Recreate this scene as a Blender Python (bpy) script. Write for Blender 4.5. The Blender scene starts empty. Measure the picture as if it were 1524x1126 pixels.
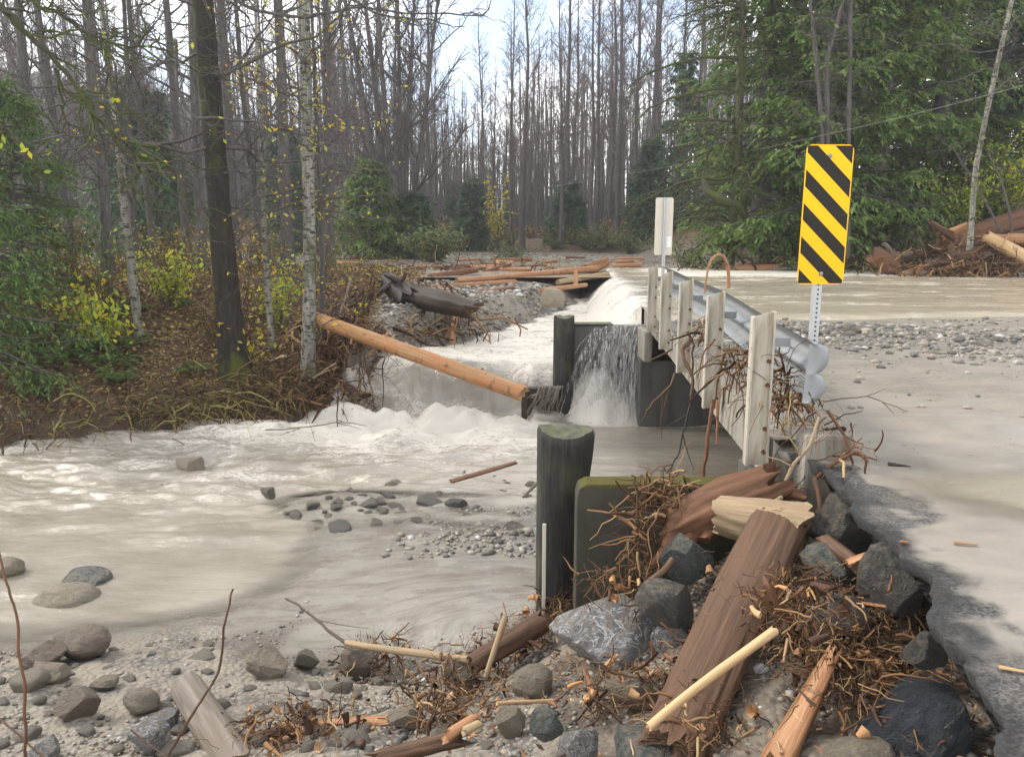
import bpy, bmesh, math, random
import numpy as np
from mathutils import Vector, Matrix

random.seed(7)
rng = np.random.default_rng(7)
sc = bpy.context.scene
COL = sc.collection

# ------------------------------------------------------------------ camera, sky, sun, exposure
F_PX, CX, CY = 1150.0, 762.0, 563.0
CAM_H = 1.25
PITCH = math.atan(218 / 1150)
cam_d = bpy.data.cameras.new("camera")
cam_d.sensor_width = 36.0
cam_d.lens = 36.0 * F_PX / 1524.0
cam_d.clip_start = 0.05
cam_d.clip_end = 2000
cam = bpy.data.objects.new("camera", cam_d)
COL.objects.link(cam)
cam.location = (0, 0, CAM_H)
cam.rotation_euler = (math.pi / 2 - PITCH, 0, 0)
sc.camera = cam

SUN_EL, SUN_AZ = math.radians(42), math.radians(-70)      # azimuth from +Y towards +X
sd = bpy.data.lights.new("sun", 'SUN')
sd.energy = 2.0
sd.angle = math.radians(14)
sd.color = (1.0, 0.925, 0.82)
so = bpy.data.objects.new("sun", sd)
COL.objects.link(so)
dirv = Vector((math.sin(SUN_AZ) * math.cos(SUN_EL), math.cos(SUN_AZ) * math.cos(SUN_EL), math.sin(SUN_EL)))
so.rotation_euler = dirv.to_track_quat('Z', 'Y').to_euler()
so.location = dirv * 60

w = bpy.data.worlds.new("World")
sc.world = w
w.use_nodes = True
nt = w.node_tree
nt.nodes.clear()
wo = nt.nodes.new('ShaderNodeOutputWorld')
bgn = nt.nodes.new('ShaderNodeBackground')
sky = nt.nodes.new('ShaderNodeTexSky')
sky.sky_type = 'NISHITA'
sky.sun_disc = False
sky.sun_elevation = SUN_EL
sky.sun_rotation = SUN_AZ
sky.air_density = 1.0
sky.dust_density = 0.6
sky.ozone_density = 2.5
tcn = nt.nodes.new('ShaderNodeTexCoord')
mp = nt.nodes.new('ShaderNodeMapping')
mp.inputs['Scale'].default_value = (1.0, 1.0, 1.7)
mp.inputs['Location'].default_value = (0.35, 0.1, 0.12)
nz = nt.nodes.new('ShaderNodeTexNoise')
nz.inputs['Scale'].default_value = 2.6
nz.inputs['Detail'].default_value = 8
nz.inputs['Roughness'].default_value = 0.58
rp = nt.nodes.new('ShaderNodeValToRGB')
rp.color_ramp.elements[0].position = 0.43
rp.color_ramp.elements[0].color = (0.10, 0.10, 0.10, 1)
rp.color_ramp.elements[1].position = 0.55
rp.color_ramp.elements[1].color = (1, 1, 1, 1)
mx = nt.nodes.new('ShaderNodeMix')
mx.data_type = 'RGBA'
mx.inputs['B'].default_value = (12.8, 12.6, 12.4, 1)       # cloud white, in the sky texture's units
nt.links.new(tcn.outputs['Generated'], mp.inputs[0])
nt.links.new(mp.outputs[0], nz.inputs['Vector'])
nt.links.new(nz.outputs['Fac'], rp.inputs[0])
nt.links.new(rp.outputs[0], mx.inputs['Factor'])
nt.links.new(sky.outputs[0], mx.inputs['A'])
nt.links.new(mx.outputs['Result'], bgn.inputs['Color'])
bgn.inputs['Strength'].default_value = 0.12
nt.links.new(bgn.outputs[0], wo.inputs[0])
sc.view_settings.view_transform = 'Standard'
sc.view_settings.look = 'None'
sc.view_settings.gamma = 1.0
sc.view_settings.exposure = 1.0
sc.render.engine = 'CYCLES'
sc.cycles.use_denoising = True
sc.cycles.max_bounces = 6
sc.cycles.transparent_max_bounces = 8

# ------------------------------------------------------------------ rays: photo point -> world
SP, CP = math.sin(PITCH), math.cos(PITCH)
CAMP = np.array([0, 0, CAM_H])

def ray(px, py):
    u, v = (px - CX) / F_PX, (CY - py) / F_PX
    return np.array([u, CP + v * SP, -SP + v * CP])

def at(px, py, Y):
    d = ray(px, py)
    return CAMP + d * (Y / d[1])

def on(px, py, z):
    d = ray(px, py)
    return CAMP + d * ((z - CAM_H) / d[2])

# ------------------------------------------------------------------ numpy noise
def _h(ix, iy, s):
    n = (ix.astype(np.int64) * 374761393 + iy.astype(np.int64) * 668265263 + s * 1442695041) & 0xffffffff
    n = ((n ^ (n >> 13)) * 1274126177) & 0xffffffff
    return ((n ^ (n >> 16)) & 0xffff) / 65535.0

def vnoise(x, y, s=0):
    x, y = np.asarray(x, float), np.asarray(y, float)
    ix, iy = np.floor(x), np.floor(y)
    fx, fy = x - ix, y - iy
    fx, fy = fx * fx * (3 - 2 * fx), fy * fy * (3 - 2 * fy)
    a, b = _h(ix, iy, s), _h(ix + 1, iy, s)
    c, d = _h(ix, iy + 1, s), _h(ix + 1, iy + 1, s)
    return (a * (1 - fx) + b * fx) * (1 - fy) + (c * (1 - fx) + d * fx) * fy - 0.5

def fbm(x, y, s=0, o=4, g=0.5):
    t, a = 0, 1.0
    x, y = np.asarray(x, float), np.asarray(y, float)
    for k in range(o):
        t = t + a * vnoise(x, y, s + k * 17)
        x, y, a = x * 2.03 + 11.3, y * 2.03 + 5.7, a * g
    return t

def smooth(a, b, x):
    t = np.clip((np.asarray(x, float) - a) / (b - a), 0, 1)
    return t * t * (3 - 2 * t)

# ------------------------------------------------------------------ mesh collector
class MB:
    def __init__(s):
        s.v, s.f, s.m, s.n = [], [], [], 0
    def add(s, v, f, mi=0):
        v = np.asarray(v, float).reshape(-1, 3)
        f = np.asarray(f, int)
        if len(f) == 0:
            return
        s.v.append(v); s.f.append(f + s.n); s.m.append(np.full(len(f), mi)); s.n += len(v)
    def box(s, x0, x1, y0, y1, z0, z1, mi=0):
        v = [(x, y, z) for z in (z0, z1) for y in (y0, y1) for x in (x0, x1)]
        s.add(v, [(0, 2, 3, 1), (4, 5, 7, 6), (0, 1, 5, 4), (2, 6, 7, 3), (0, 4, 6, 2), (1, 3, 7, 5)], mi)
    def tubes(s, P, R, n=5, mi=0, cap=False, flat=None):
        """P (N,k,3) centre lines, R (N,k) radii"""
        P = np.asarray(P, float); R = np.asarray(R, float)
        if P.ndim == 2:
            P, R = P[None], R[None]
        N, k, _ = P.shape
        T = np.gradient(P, axis=1)
        T /= np.linalg.norm(T, axis=2, keepdims=True) + 1e-9
        mt = T.mean(1)
        ref = np.where(np.abs(mt[:, 2:3]) > 0.8, np.array([[1.0, 0.13, 0]]), np.array([[0, 0.13, 1.0]]))[:, None, :]
        A = np.cross(T, ref); A /= np.linalg.norm(A, axis=2, keepdims=True) + 1e-9
        B = np.cross(T, A)
        ang = np.arange(n) * 2 * math.pi / n
        ca, sa = np.cos(ang), np.sin(ang)
        V = P[:, :, None, :] + R[:, :, None, None] * (A[:, :, None, :] * ca[None, None, :, None] + B[:, :, None, :] * sa[None, None, :, None])
        idx = np.arange(N * k * n).reshape(N, k, n)
        q = np.stack([idx[:, :-1, :], idx[:, 1:, :], np.roll(idx, -1, 2)[:, 1:, :], np.roll(idx, -1, 2)[:, :-1, :]], -1).reshape(-1, 4)
        base = s.n
        s.add(V, q, mi)
        if cap:
            for i in range(N):
                for r, o in ((0, 1), (k - 1, -1)):
                    c = P[i, r]
                    ring = V[i, r][::o]
                    m = len(ring)
                    s.add(np.vstack([ring, c]), [(j, (j + 1) % m, m, m) for j in range(m)], mi)
        return V
    def leaves(s, C, D, L, W, mi=0, nrm=None):
        """diamond leaves: C (N,3) base, D (N,3) unit direction, lengths, widths"""
        C = np.asarray(C, float); N = len(C)
        if N == 0:
            return
        D = D / (np.linalg.norm(D, axis=1, keepdims=True) + 1e-9)
        r = rng.normal(size=(N, 3)) if nrm is None else nrm + rng.normal(size=(N, 3)) * 0.35
        S = np.cross(D, r); S /= np.linalg.norm(S, axis=1, keepdims=True) + 1e-9
        L = np.broadcast_to(np.asarray(L, float), (N,))[:, None]
        W = np.broadcast_to(np.asarray(W, float), (N,))[:, None]
        V = np.stack([C, C + D * L * .45 + S * W * .5, C + D * L, C + D * L * .45 - S * W * .5], 1)
        s.add(V, np.arange(4 * N).reshape(N, 4), mi)
    def grid(s, X, Y, Z, mi=0, flip=False):
        a, b = X.shape
        idx = np.arange(a * b).reshape(a, b)
        q = np.stack([idx[:-1, :-1], idx[:-1, 1:], idx[1:, 1:], idx[1:, :-1]], -1).reshape(-1, 4)
        if flip:
            q = q[:, ::-1]
        s.add(np.stack([X, Y, Z], -1), q, mi)
    def build(s, name, mats, parent=None, smooth_=True, attr=None):
        me = bpy.data.meshes.new(name)
        v = np.vstack(s.v)
        f = [x if x.shape[1] == 4 else np.hstack([x, x[:, -1:]]) for x in s.f]
        f = np.vstack(f); mi = np.concatenate(s.m)
        deg = f[:, 2] == f[:, 3]
        tot = np.where(deg, 3, 4)
        start = np.concatenate([[0], np.cumsum(tot)[:-1]])
        keep = np.ones(f.shape, bool); keep[deg, 3] = False
        loops = f[keep]
        me.vertices.add(len(v)); me.vertices.foreach_set('co', v.ravel())
        me.loops.add(len(loops)); me.loops.foreach_set('vertex_index', loops.astype(np.int32))
        me.polygons.add(len(f)); me.polygons.foreach_set('loop_start', start.astype(np.int32))
        me.polygons.foreach_set('material_index', mi.astype(np.int32))
        me.polygons.foreach_set('use_smooth', np.full(len(f), bool(smooth_)))
        for m in (mats if isinstance(mats, (list, tuple)) else [mats]):
            me.materials.append(m)
        me.update(calc_edges=True)
        me.validate()
        if attr:
            for an, ad in attr.items():
                a = me.color_attributes.new(an, 'FLOAT_COLOR', 'POINT')
                a.data.foreach_set('color', np.asarray(ad, np.float32).ravel())
        o = bpy.data.objects.new(name, me)
        COL.objects.link(o)
        if parent is not None:
            o.parent = parent
        return o

def tag(o, label=None, cat=None, group=None, kind=None):
    if label: o['label'] = label
    if cat: o['category'] = cat
    if group: o['group'] = group
    if kind: o['kind'] = kind
    return o

def empty(name, loc=(0, 0, 0), label=None, cat=None, group=None):
    o = bpy.data.objects.new(name, None)
    o.empty_display_size = 0.2
    COL.objects.link(o)
    o.location = loc
    return tag(o, label, cat, group)

def copy_tree(o, parent=None):
    c = o.copy()
    COL.objects.link(c)
    if parent is not None:
        c.parent = parent
    for ch in list(o.children):
        copy_tree(ch, c)
    return c

# ------------------------------------------------------------------ materials
class NT:
    def __init__(s, name):
        s.m = bpy.data.materials.new(name); s.m.use_nodes = True
        s.t = s.m.node_tree; s.b = s.t.nodes['Principled BSDF']
        s.tc = s.t.nodes.new('ShaderNodeTexCoord')
    def n(s, ty, **k):
        x = s.t.nodes.new(ty)
        for a, v in k.items(): setattr(x, a, v)
        return x
    def put(s, sock, v):
        if isinstance(v, bpy.types.NodeSocket): s.t.links.new(v, sock)
        elif isinstance(v, (tuple, list)) and len(v) == 3 and sock.type == 'RGBA': sock.default_value = (*v, 1)
        elif sock.type == 'RGBA' and isinstance(v, (int, float)): sock.default_value = (v, v, v, 1)
        else: sock.default_value = v
    def obj(s, scale=(1, 1, 1), rot=(0, 0, 0), off=(0, 0, 0), src='Object'):
        m = s.n('ShaderNodeMapping')
        m.inputs['Scale'].default_value = scale; m.inputs['Rotation'].default_value = rot; m.inputs['Location'].default_value = off
        s.t.links.new(s.tc.outputs[src], m.inputs[0]); return m.outputs[0]
    def noise(s, co, sc_=5, det=5, ro=.55, dist=0):
        x = s.n('ShaderNodeTexNoise'); s.put(x.inputs['Vector'], co)
        x.inputs['Scale'].default_value = sc_; x.inputs['Detail'].default_value = det
        x.inputs['Roughness'].default_value = ro; x.inputs['Distortion'].default_value = dist
        return x.outputs['Fac']
    def voro(s, co, sc_=5, feat='F1', out='Distance'):
        x = s.n('ShaderNodeTexVoronoi', feature=feat); s.put(x.inputs['Vector'], co)
        x.inputs['Scale'].default_value = sc_; return x.outputs[out]
    def ramp(s, fac, stops):
        x = s.n('ShaderNodeValToRGB'); s.put(x.inputs[0], fac); e = x.color_ramp.elements
        for i, (p, c) in enumerate(stops):
            q = e[i] if i < 2 else e.new(p)
            q.position = p; q.color = (*c, 1) if isinstance(c, tuple) else (c, c, c, 1)
        return x.outputs[0]
    def mix(s, fac, a, b, mode='MIX'):
        x = s.n('ShaderNodeMix', data_type='RGBA', blend_type=mode)
        s.put(x.inputs['Factor'], fac); s.put(x.inputs['A'], a); s.put(x.inputs['B'], b)
        return x.outputs['Result']
    def math(s, op, a, b=0.0, c=None):
        x = s.n('ShaderNodeMath', operation=op); s.put(x.inputs[0], a); s.put(x.inputs[1], b)
        if c is not None: s.put(x.inputs[2], c)
        return x.outputs[0]
    def attr(s, name):
        x = s.n('ShaderNodeAttribute', attribute_name=name)
        y = s.n('ShaderNodeSeparateColor'); s.t.links.new(x.outputs['Color'], y.inputs[0])
        return y.outputs
    def rand(s):
        return s.n('ShaderNodeObjectInfo').outputs['Random']
    def island(s):
        return s.n('ShaderNodeNewGeometry').outputs['Random Per Island']
    def normz(s):
        g = s.n('ShaderNodeNewGeometry'); x = s.n('ShaderNodeSeparateXYZ'); s.t.links.new(g.outputs['Normal'], x.inputs[0]); return x.outputs[2]
    def bump(s, h, strength=.5, dist=.02, prev=None):
        x = s.n('ShaderNodeBump'); x.inputs['Strength'].default_value = strength; x.inputs['Distance'].default_value = dist
        s.put(x.inputs['Height'], h)
        if prev is not None: s.t.links.new(prev, x.inputs['Normal'])
        s.put(s.b.inputs['Normal'], x.outputs[0]); return x.outputs[0]
    def end(s, col, rough=.8, spec=.3, metal=0.0):
        s.put(s.b.inputs['Base Color'], col); s.put(s.b.inputs['Roughness'], rough)
        s.put(s.b.inputs['Specular IOR Level'], spec); s.put(s.b.inputs['Metallic'], metal)
        return s.m

def bark_mat(name, c0, c1, sc_=(14, 14, 2.2), moss=None, mossamt=.5, spots=None, foot=0):
    s = NT(name)
    co = s.obj(sc_)
    a = s.noise(co, 1.6, 6, .65, .4)
    col = s.mix(s.ramp(a, [(.3, 0.0), (.7, 1.0)]), c0, c1)
    if spots:
        b = s.noise(s.obj((7, 7, 16)), 1.2, 4, .6)
        col = s.mix(s.ramp(b, [(.52, 0.0), (.6, 1.0)]), col, spots)
    if moss:
        b = s.noise(s.obj((1.3, 1.3, .6)), 2.2, 5, .6)
        if foot:
            z_ = s.n('ShaderNodeSeparateXYZ'); s.t.links.new(s.tc.outputs['Object'], z_.inputs[0])
            b = s.math('ADD', b, s.ramp(z_.outputs[2], [(0.0, .17), (1.0, 0.0)]))
        col = s.mix(s.ramp(b, [(mossamt, 0.0), (mossamt + .14, 1.0)]), col, moss)
    s.bump(a, .8, .03)
    return s.end(col, .9, .15)

def wood_mat(name, c0, c1, c2=None, rough=.7, spec=.3, grain=(22, 22, 1.6), dark=None):
    s = NT(name)
    a = s.noise(s.obj(grain), 1.4, 7, .62, .6)
    b = s.noise(s.obj((3, 3, 1.1)), 1.3, 4, .55)
    col = s.mix(s.ramp(a, [(.32, 0.0), (.68, 1.0)]), c0, c1)
    if c2:
        col = s.mix(s.ramp(b, [(.45, 0.0), (.6, .85)]), col, c2)
    if dark:
        d = s.noise(s.obj((2, 2, 5)), 2.1, 3, .5)
        col = s.mix(s.ramp(d, [(.6, 0.0), (.68, .85)]), col, dark)
    col = s.mix(s.math('MULTIPLY', s.rand(), .35), col, (.12, .07, .04))
    s.bump(a, .7, .012)
    return s.end(col, rough, spec)

def rock_mat(name, c0, c1, c2, vein=None, veinw=.04, rough=.55, spec=.45, scale=1.0, tint=True, mud=None):
    s = NT(name)
    a = s.noise(s.obj((3 * scale,) * 3), 1.5, 8, .65, .3)
    b = s.noise(s.obj((1.1 * scale,) * 3, off=(3, 1, 7)), 1.8, 4, .5)
    col = s.mix(s.ramp(a, [(.3, 0.0), (.7, 1.0)]), c0, c1)
    if tint:
        col = s.mix(s.ramp(s.rand(), [(.0, 0.0), (.8, .8)]), col, c2)
        col = s.mix(s.math('MULTIPLY', s.math('FRACT', s.math('MULTIPLY', s.rand(), 7.13)), .5), col, (.11, .105, .095))
    else:
        col = s.mix(s.ramp(b, [(.42, 0.0), (.6, 1.0)]), col, c2)
    if vein:
        v = s.noise(s.obj((1.7 * scale, 2.3 * scale, 1.2 * scale), off=(5, 2, 1)), 1.6, 5, .6, 1.2)
        k = s.math('ABSOLUTE', s.math('SUBTRACT', v, .5))
        col = s.mix(s.ramp(k, [(0, .9), (veinw, 0.0)]), col, vein)
    if mud:
        nz_ = s.normz()
        mk = s.math('MULTIPLY', s.ramp(s.noise(s.obj((2, 2, 2)), 2.5, 4), [(.4, 0.0), (.62, 1.0)]), s.ramp(nz_, [(.2, .25), (.8, 1.0)]))
        col = s.mix(mk, col, mud)
    f_ = s.noise(s.obj((9 * scale,) * 3), 3, 6, .7); col = s.mix(s.ramp(f_, [(.35, .5), (.5, 0.0)]), col, (.04, .038, .034)); col = s.mix(s.ramp(f_, [(.58, 0.0), (.75, .4)]), col, (.4, .38, .34))
    s.bump(s.math('ADD', a, s.math('MULTIPLY', f_, .4)), 1.0, .05)
    return s.end(col, rough, spec)

def leaf_mat(name, cols, rough=.6, trans=.25):
    s = NT(name)
    st = [(i / max(1, len(cols) - 1), c) for i, c in enumerate(cols)]
    col = s.ramp(s.island(), st)
    s.end(col, rough, .25)
    tr = s.n('ShaderNodeBsdfTranslucent'); s.put(tr.inputs[0], col)
    mxs = s.n('ShaderNodeMixShader'); mxs.inputs[0].default_value = trans
    out = s.t.nodes['Material Output']
    s.t.links.new(s.b.outputs[0], mxs.inputs[1]); s.t.links.new(tr.outputs[0], mxs.inputs[2]); s.t.links.new(mxs.outputs[0], out.inputs[0])
    return s.m

M = {}
M['bark_dark'] = bark_mat('bark_dark', (.012, .010, .008), (.045, .037, .03), moss=(.072, .08, .015), mossamt=.57, foot=1)
M['bark_grey'] = bark_mat('bark_grey', (.045, .04, .038), (.13, .12, .112), moss=(.06, .07, .03), mossamt=.6)
M['twig_far'] = bark_mat('twig_far', (.09, .07, .065), (.19, .16, .15))
M['bark_far'] = bark_mat('bark_far', (.055, .047, .045), (.14, .125, .12))
M['bark_pale'] = bark_mat('bark_pale', (.10, .095, .08), (.30, .285, .24), spots=(.05, .045, .035), moss=(.06, .065, .03), mossamt=.50)
M['bark_mossy'] = bark_mat('bark_mossy', (.03, .026, .018), (.08, .07, .05), moss=(.06, .075, .02), mossamt=.42)
M['twig'] = bark_mat('twig', (.05, .042, .04), (.13, .115, .105))
M['twig_tan'] = NT('twig_tan'); _s = M['twig_tan']; M['twig_tan'] = _s.end(_s.ramp(_s.island(), [(0, (.025, .013, .007)), (.4, (.085, .042, .02)), (.75, (.17, .092, .042)), (.93, (.30, .19, .09)), (1, (.42, .31, .17))]), .8, .2)
M['bark_chip'] = NT('bark_chip'); _s = M['bark_chip']; M['bark_chip'] = _s.end(_s.ramp(_s.island(), [(0, (.03, .016, .010)), (.4, (.09, .042, .024)), (.75, (.22, .11, .05)), (.93, (.42, .22, .09)), (1, (.5, .36, .2))]), .7, .3)
M['twig_bank'] = NT('twig_bank'); _s = M['twig_bank']; M['twig_bank'] = _s.end(_s.ramp(_s.island(), [(0, (.04, .024, .013)), (.5, (.11, .068, .034)), (.85, (.21, .165, .055)), (1, (.28, .24, .08))]), .85, .15)
M['cedar'] = leaf_mat('cedar_leaf', [(.06, .115, .03), (.10, .175, .042), (.155, .225, .055), (.22, .27, .075)], trans=.4)
M['cedar_dark'] = leaf_mat('cedar_dark_leaf', [(.028, .065, .034), (.05, .10, .048), (.07, .125, .058), (.09, .14, .065)])
M['fir_green'] = leaf_mat('fir_leaf', [(.03, .065, .016), (.06, .115, .026), (.10, .165, .034), (.145, .21, .045)])
M['leaf_yellow'] = leaf_mat('yellow_leaf', [(.55, .40, .02), (.52, .46, .04), (.34, .38, .04), (.55, .29, .03)], trans=.4)
M['leaf_lime'] = leaf_mat('lime_leaf', [(.27, .36, .035), (.44, .46, .04), (.17, .27, .03), (.58, .48, .04)], trans=.4)
M['leaf_shrub'] = leaf_mat('shrub_leaf', [(.03, .06, .02), (.06, .10, .03), (.14, .17, .05), (.2, .18, .06)])
M['leaf_litter'] = leaf_mat('litter_leaf', [(.075, .04, .022), (.15, .08, .036), (.25, .145, .06), (.36, .26, .09), (.18, .16, .06)], trans=.1)
M['wood_orange'] = wood_mat('wood_orange', (.26, .115, .05), (.42, .225, .105), (.31, .14, .065), rough=.5, dark=(.14, .07, .035))
M['wood_log'] = wood_mat('wood_log', (.30, .15, .06), (.45, .26, .12), (.42, .165, .06), rough=.5, dark=(.16, .09, .045))
M['wood_pale'] = wood_mat('wood_pale', (.26, .18, .10), (.44, .33, .19), (.31, .25, .17), rough=.7)
M['wood_cream'] = wood_mat('wood_cream', (.40, .25, .12), (.58, .41, .22), rough=.6)
M['wood_bleached'] = wood_mat('wood_bleached', (.20, .145, .085), (.40, .31, .19), (.27, .20, .12), rough=.75, dark=(.11, .08, .05))
M['wood_red'] = wood_mat('wood_red', (.06, .026, .013), (.20, .088, .042), (.125, .058, .03), rough=.6, spec=.25, grain=(16, 16, 2.5))
M['wood_brown'] = wood_mat('wood_brown', (.035, .018, .010), (.13, .068, .037), (.075, .04, .022), rough=.55, spec=.25, grain=(30, 30, 1.4))
M['wood_black'] = wood_mat('wood_black', (.008, .007, .006), (.034, .026, .020), (.016, .013, .011), rough=.5, spec=.35, grain=(26, 26, 1.5))
M['wood_grey'] = wood_mat('wood_grey', (.10, .085, .07), (.24, .205, .17), (.15, .12, .09), rough=.75)
M['stone'] = rock_mat('river_stone', (.13, .12, .10), (.28, .26, .22), (.33, .27, .19), rough=.6, spec=.4, scale=2.0, mud=(.28, .25, .20))
M['stone_wet'] = rock_mat('wet_stone', (.09, .086, .078), (.21, .20, .175), (.25, .215, .155), rough=.35, spec=.5, scale=2.5)
M['rock_green'] = rock_mat('green_rock', (.035, .048, .045), (.12, .15, .14), (.06, .08, .075), rough=.24, spec=.55, tint=False, vein=(.3, .33, .31), veinw=.012, mud=(.21, .18, .135))
M['rock_dark'] = rock_mat('dark_rock', (.035, .034, .032), (.12, .112, .10), (.075, .068, .058), rough=.3, spec=.55, tint=False, mud=(.21, .18, .135))
M['rock_marble'] = rock_mat('marbled_rock', (.10, .10, .105), (.33, .33, .34), (.16, .15, .15), rough=.35, spec=.5, tint=False, vein=(.75, .74, .72), veinw=.035, mud=(.2, .17, .13))
M['rock_brown'] = rock_mat('brown_rock', (.13, .095, .065), (.27, .205, .15), (.19, .145, .105), rough=.6, spec=.4, tint=False, mud=(.21, .18, .135))
M['rock_tan'] = rock_mat('tan_rock', (.22, .185, .13), (.38, .32, .235), (.30, .245, .17), rough=.6, spec=.4, tint=False, mud=(.21, .18, .135))
M['rock_grey'] = rock_mat('grey_rock', (.13, .125, .115), (.3, .29, .27), (.2, .18, .155), rough=.5, spec=.45, tint=False, vein=(.6, .58, .55), veinw=.015, mud=(.17, .13, .09))
M['rock_blueblack'] = rock_mat('blue_black_rock', (.012, .015, .02), (.06, .072, .09), (.03, .036, .046), rough=.28, spec=.55, tint=False)

s = NT('concrete_mossy')
a = s.noise(s.obj((2, 2, 2)), 3, 8, .65); b = s.noise(s.obj((1, 1, .5)), 2.2, 5, .6)
col = s.mix(a, (.028, .026, .02), (.085, .078, .062)); col = s.mix(s.ramp(b, [(.45, 0.0), (.65, .8)]), col, (.04, .042, .018))
zz = s.n('ShaderNodeSeparateXYZ'); s.t.links.new(s.n('ShaderNodeNewGeometry').outputs['Position'], zz.inputs[0])
top = s.math('ADD', zz.outputs[2], s.math('MULTIPLY', s.noise(s.obj((6, 6, 6)), 2, 4), .10))
col = s.mix(s.ramp(s.math('ADD', top, 1.0), [(.775, 0.0), (.80, .95)]), col, s.mix(s.noise(s.obj((30, 30, 30)), 1, 4), (.045, .043, .012), (.10, .085, .018)))
s.bump(a, .5, .02); M['conc_moss'] = s.end(col, .9, .2)
s = NT('concrete_wet')
a = s.noise(s.obj((2, 2, 2)), 3, 8, .65); b = s.noise(s.obj((3, 3, .35)), 2.2, 5, .6)
col = s.mix(a, (.05, .048, .043), (.12, .115, .10)); col = s.mix(s.ramp(b, [(.45, 0.0), (.65, .8)]), col, (.04, .038, .03))
s.bump(a, .4, .02); M['conc_wet'] = s.end(col, .45, .5)
s = NT('concrete_deck')
a = s.noise(s.obj((3, 3, 3)), 3, 8, .65); b = s.noise(s.obj((5, 5, .6)), 2.2, 5, .6)
col = s.mix(a, (.20, .185, .155), (.36, .335, .285)); col = s.mix(s.ramp(b, [(.45, 0.0), (.62, .85)]), col, (.13, .11, .08))
s.bump(a, .4, .01); M['conc_deck'] = s.end(col, .8, .3)
s = NT('post_paint')
a = s.noise(s.obj((4, 4, 4)), 3, 8, .65); b = s.noise(s.obj((9, 9, 1.5)), 2.2, 5, .6)
col = s.mix(a, (.36, .328, .262), (.47, .435, .36)); col = s.mix(s.ramp(b, [(.46, 0.0), (.66, .8)]), col, (.22, .175, .10))
c = s.noise(s.obj((6, 6, 3)), 3.5, 6, .7); col = s.mix(s.ramp(c, [(.63, 0.0), (.68, .9)]), col, (.12, .08, .045))
s.bump(a, .3, .005); M['post'] = s.end(col, .6, .35)
s = NT('galvanised_steel')
a = s.noise(s.obj((2, 2, 2)), 4, 6, .6); b = s.voro(s.obj((1, 1, 1)), 60)
col = s.mix(a, (.20, .21, .215), (.32, .33, .33)); col = s.mix(s.ramp(b, [(.2, 0.0), (.7, .3)]), col, (.25, .27, .28))
M['steel'] = s.end(col, s.ramp(a, [(.3, .42), (.7, .6)]), .4, .55)
s = NT('rusty_bolt'); M['rust'] = s.end(s.mix(s.noise(s.obj((20, 20, 20)), 3), (.06, .03, .02), (.16, .08, .04)), .7, .4, .4)
s = NT('sign_back_aluminium')
a = s.noise(s.obj((3, 3, 3)), 3, 6, .6); M['sign_back'] = s.end(s.mix(a, (.50, .45, .36), (.60, .55, .45)), .5, .4, .2)
s = NT('white_sticker'); M['white'] = s.end(s.mix(s.noise(s.obj((8, 8, 8)), 3), (.68, .68, .66), (.78, .78, .76)), .5, .3)
s = NT('plastic_stake'); M['stake'] = s.end(s.mix(s.noise(s.obj((8, 8, 3)), 3), (.45, .42, .33), (.62, .58, .48)), .55, .4)
s = NT('wire'); M['wire'] = s.end(s.mix(s.noise(s.obj((2, 2, 2)), 3), (.2, .2, .21), (.28, .28, .29)), .6, .3)
s = NT('root_hair'); M['rope'] = s.end(s.mix(s.noise(s.obj((9, 9, 9)), 2), (.12, .105, .085), (.25, .22, .18)), .8, .2)

# hazard stripes: a sheeting pattern on the panel's own coordinates
SH, SW, SPER = .795, .272, .189
s = NT('hazard_sheeting')
xyz = s.n('ShaderNodeSeparateXYZ'); s.t.links.new(s.tc.outputs['Object'], xyz.inputs[0])
q = s.math('SUBTRACT', s.math('SUBTRACT', SH / 2, xyz.outputs[2]), s.math('MULTIPLY', s.math('ADD', xyz.outputs[0], SW / 2), .97))
fr = s.math('FRACT', s.math('ADD', s.math('DIVIDE', s.math('SUBTRACT', q, .038), SPER), 10.0))
isb = s.math('GREATER_THAN', fr, .5)
bx = s.math('LESS_THAN', s.math('ABSOLUTE', xyz.outputs[0]), SW / 2 - .006)
bz = s.math('LESS_THAN', s.math('ABSOLUTE', xyz.outputs[2]), SH / 2 - .006)
isb = s.math('MULTIPLY', isb, s.math('MULTIPLY', bx, bz))
a = s.noise(s.obj((5, 5, 5)), 6, 5, .7)
yel = s.mix(a, (.80, .42, .003), (.88, .48, .006)); blk = s.mix(a, (.010, .008, .005), (.02, .017, .012))
col = s.mix(isb, yel, blk)
dirt = s.noise(s.obj((3, 3, 9)), 5, 6, .7)
col = s.mix(s.ramp(dirt, [(.62, 0.0), (.75, .45)]), col, (.2, .15, .08))
M['hazard'] = s.end(col, .5, .22)

# ------------------------------------------------------------------ levels of the place
def xe(y):            # left edge of the bridge deck and the road beyond it
    return 1.19 + .0765 * np.asarray(y, float)

def drop_y(x):
    return np.where(np.asarray(x) < .3, 12.6 - .2 * np.asarray(x), 12.42)

def WL(x, y):         # creek level without waves
    x, y = np.asarray(x, float), np.asarray(y, float)
    lo = -1.75 + 0 * x
    up = -.90 + .03 * np.clip(y - 12.5, 0, 12)
    k = smooth(-.75, .12, y - drop_y(x) + fbm(x * 1.3, y * .4, 5, 3) * .5)
    return lo + (up - lo) * k

CHAN = np.array([(-60, 8.6), (-30, 9.4), (-12, 10.0), (-7.0, 10.6), (-6.0, 11.2), (-4.4, 12.1), (-3.1, 12.55), (-2.75, 12.8), (-2.5, 13.1),
                 (-1.9, 13.9), (-.85, 15.4), (.5, 17.3), (1.3, 19.5), (2.2, 23), (2.9, 26), (30, 26), (30, -9), (-60, -9)], float)

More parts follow.
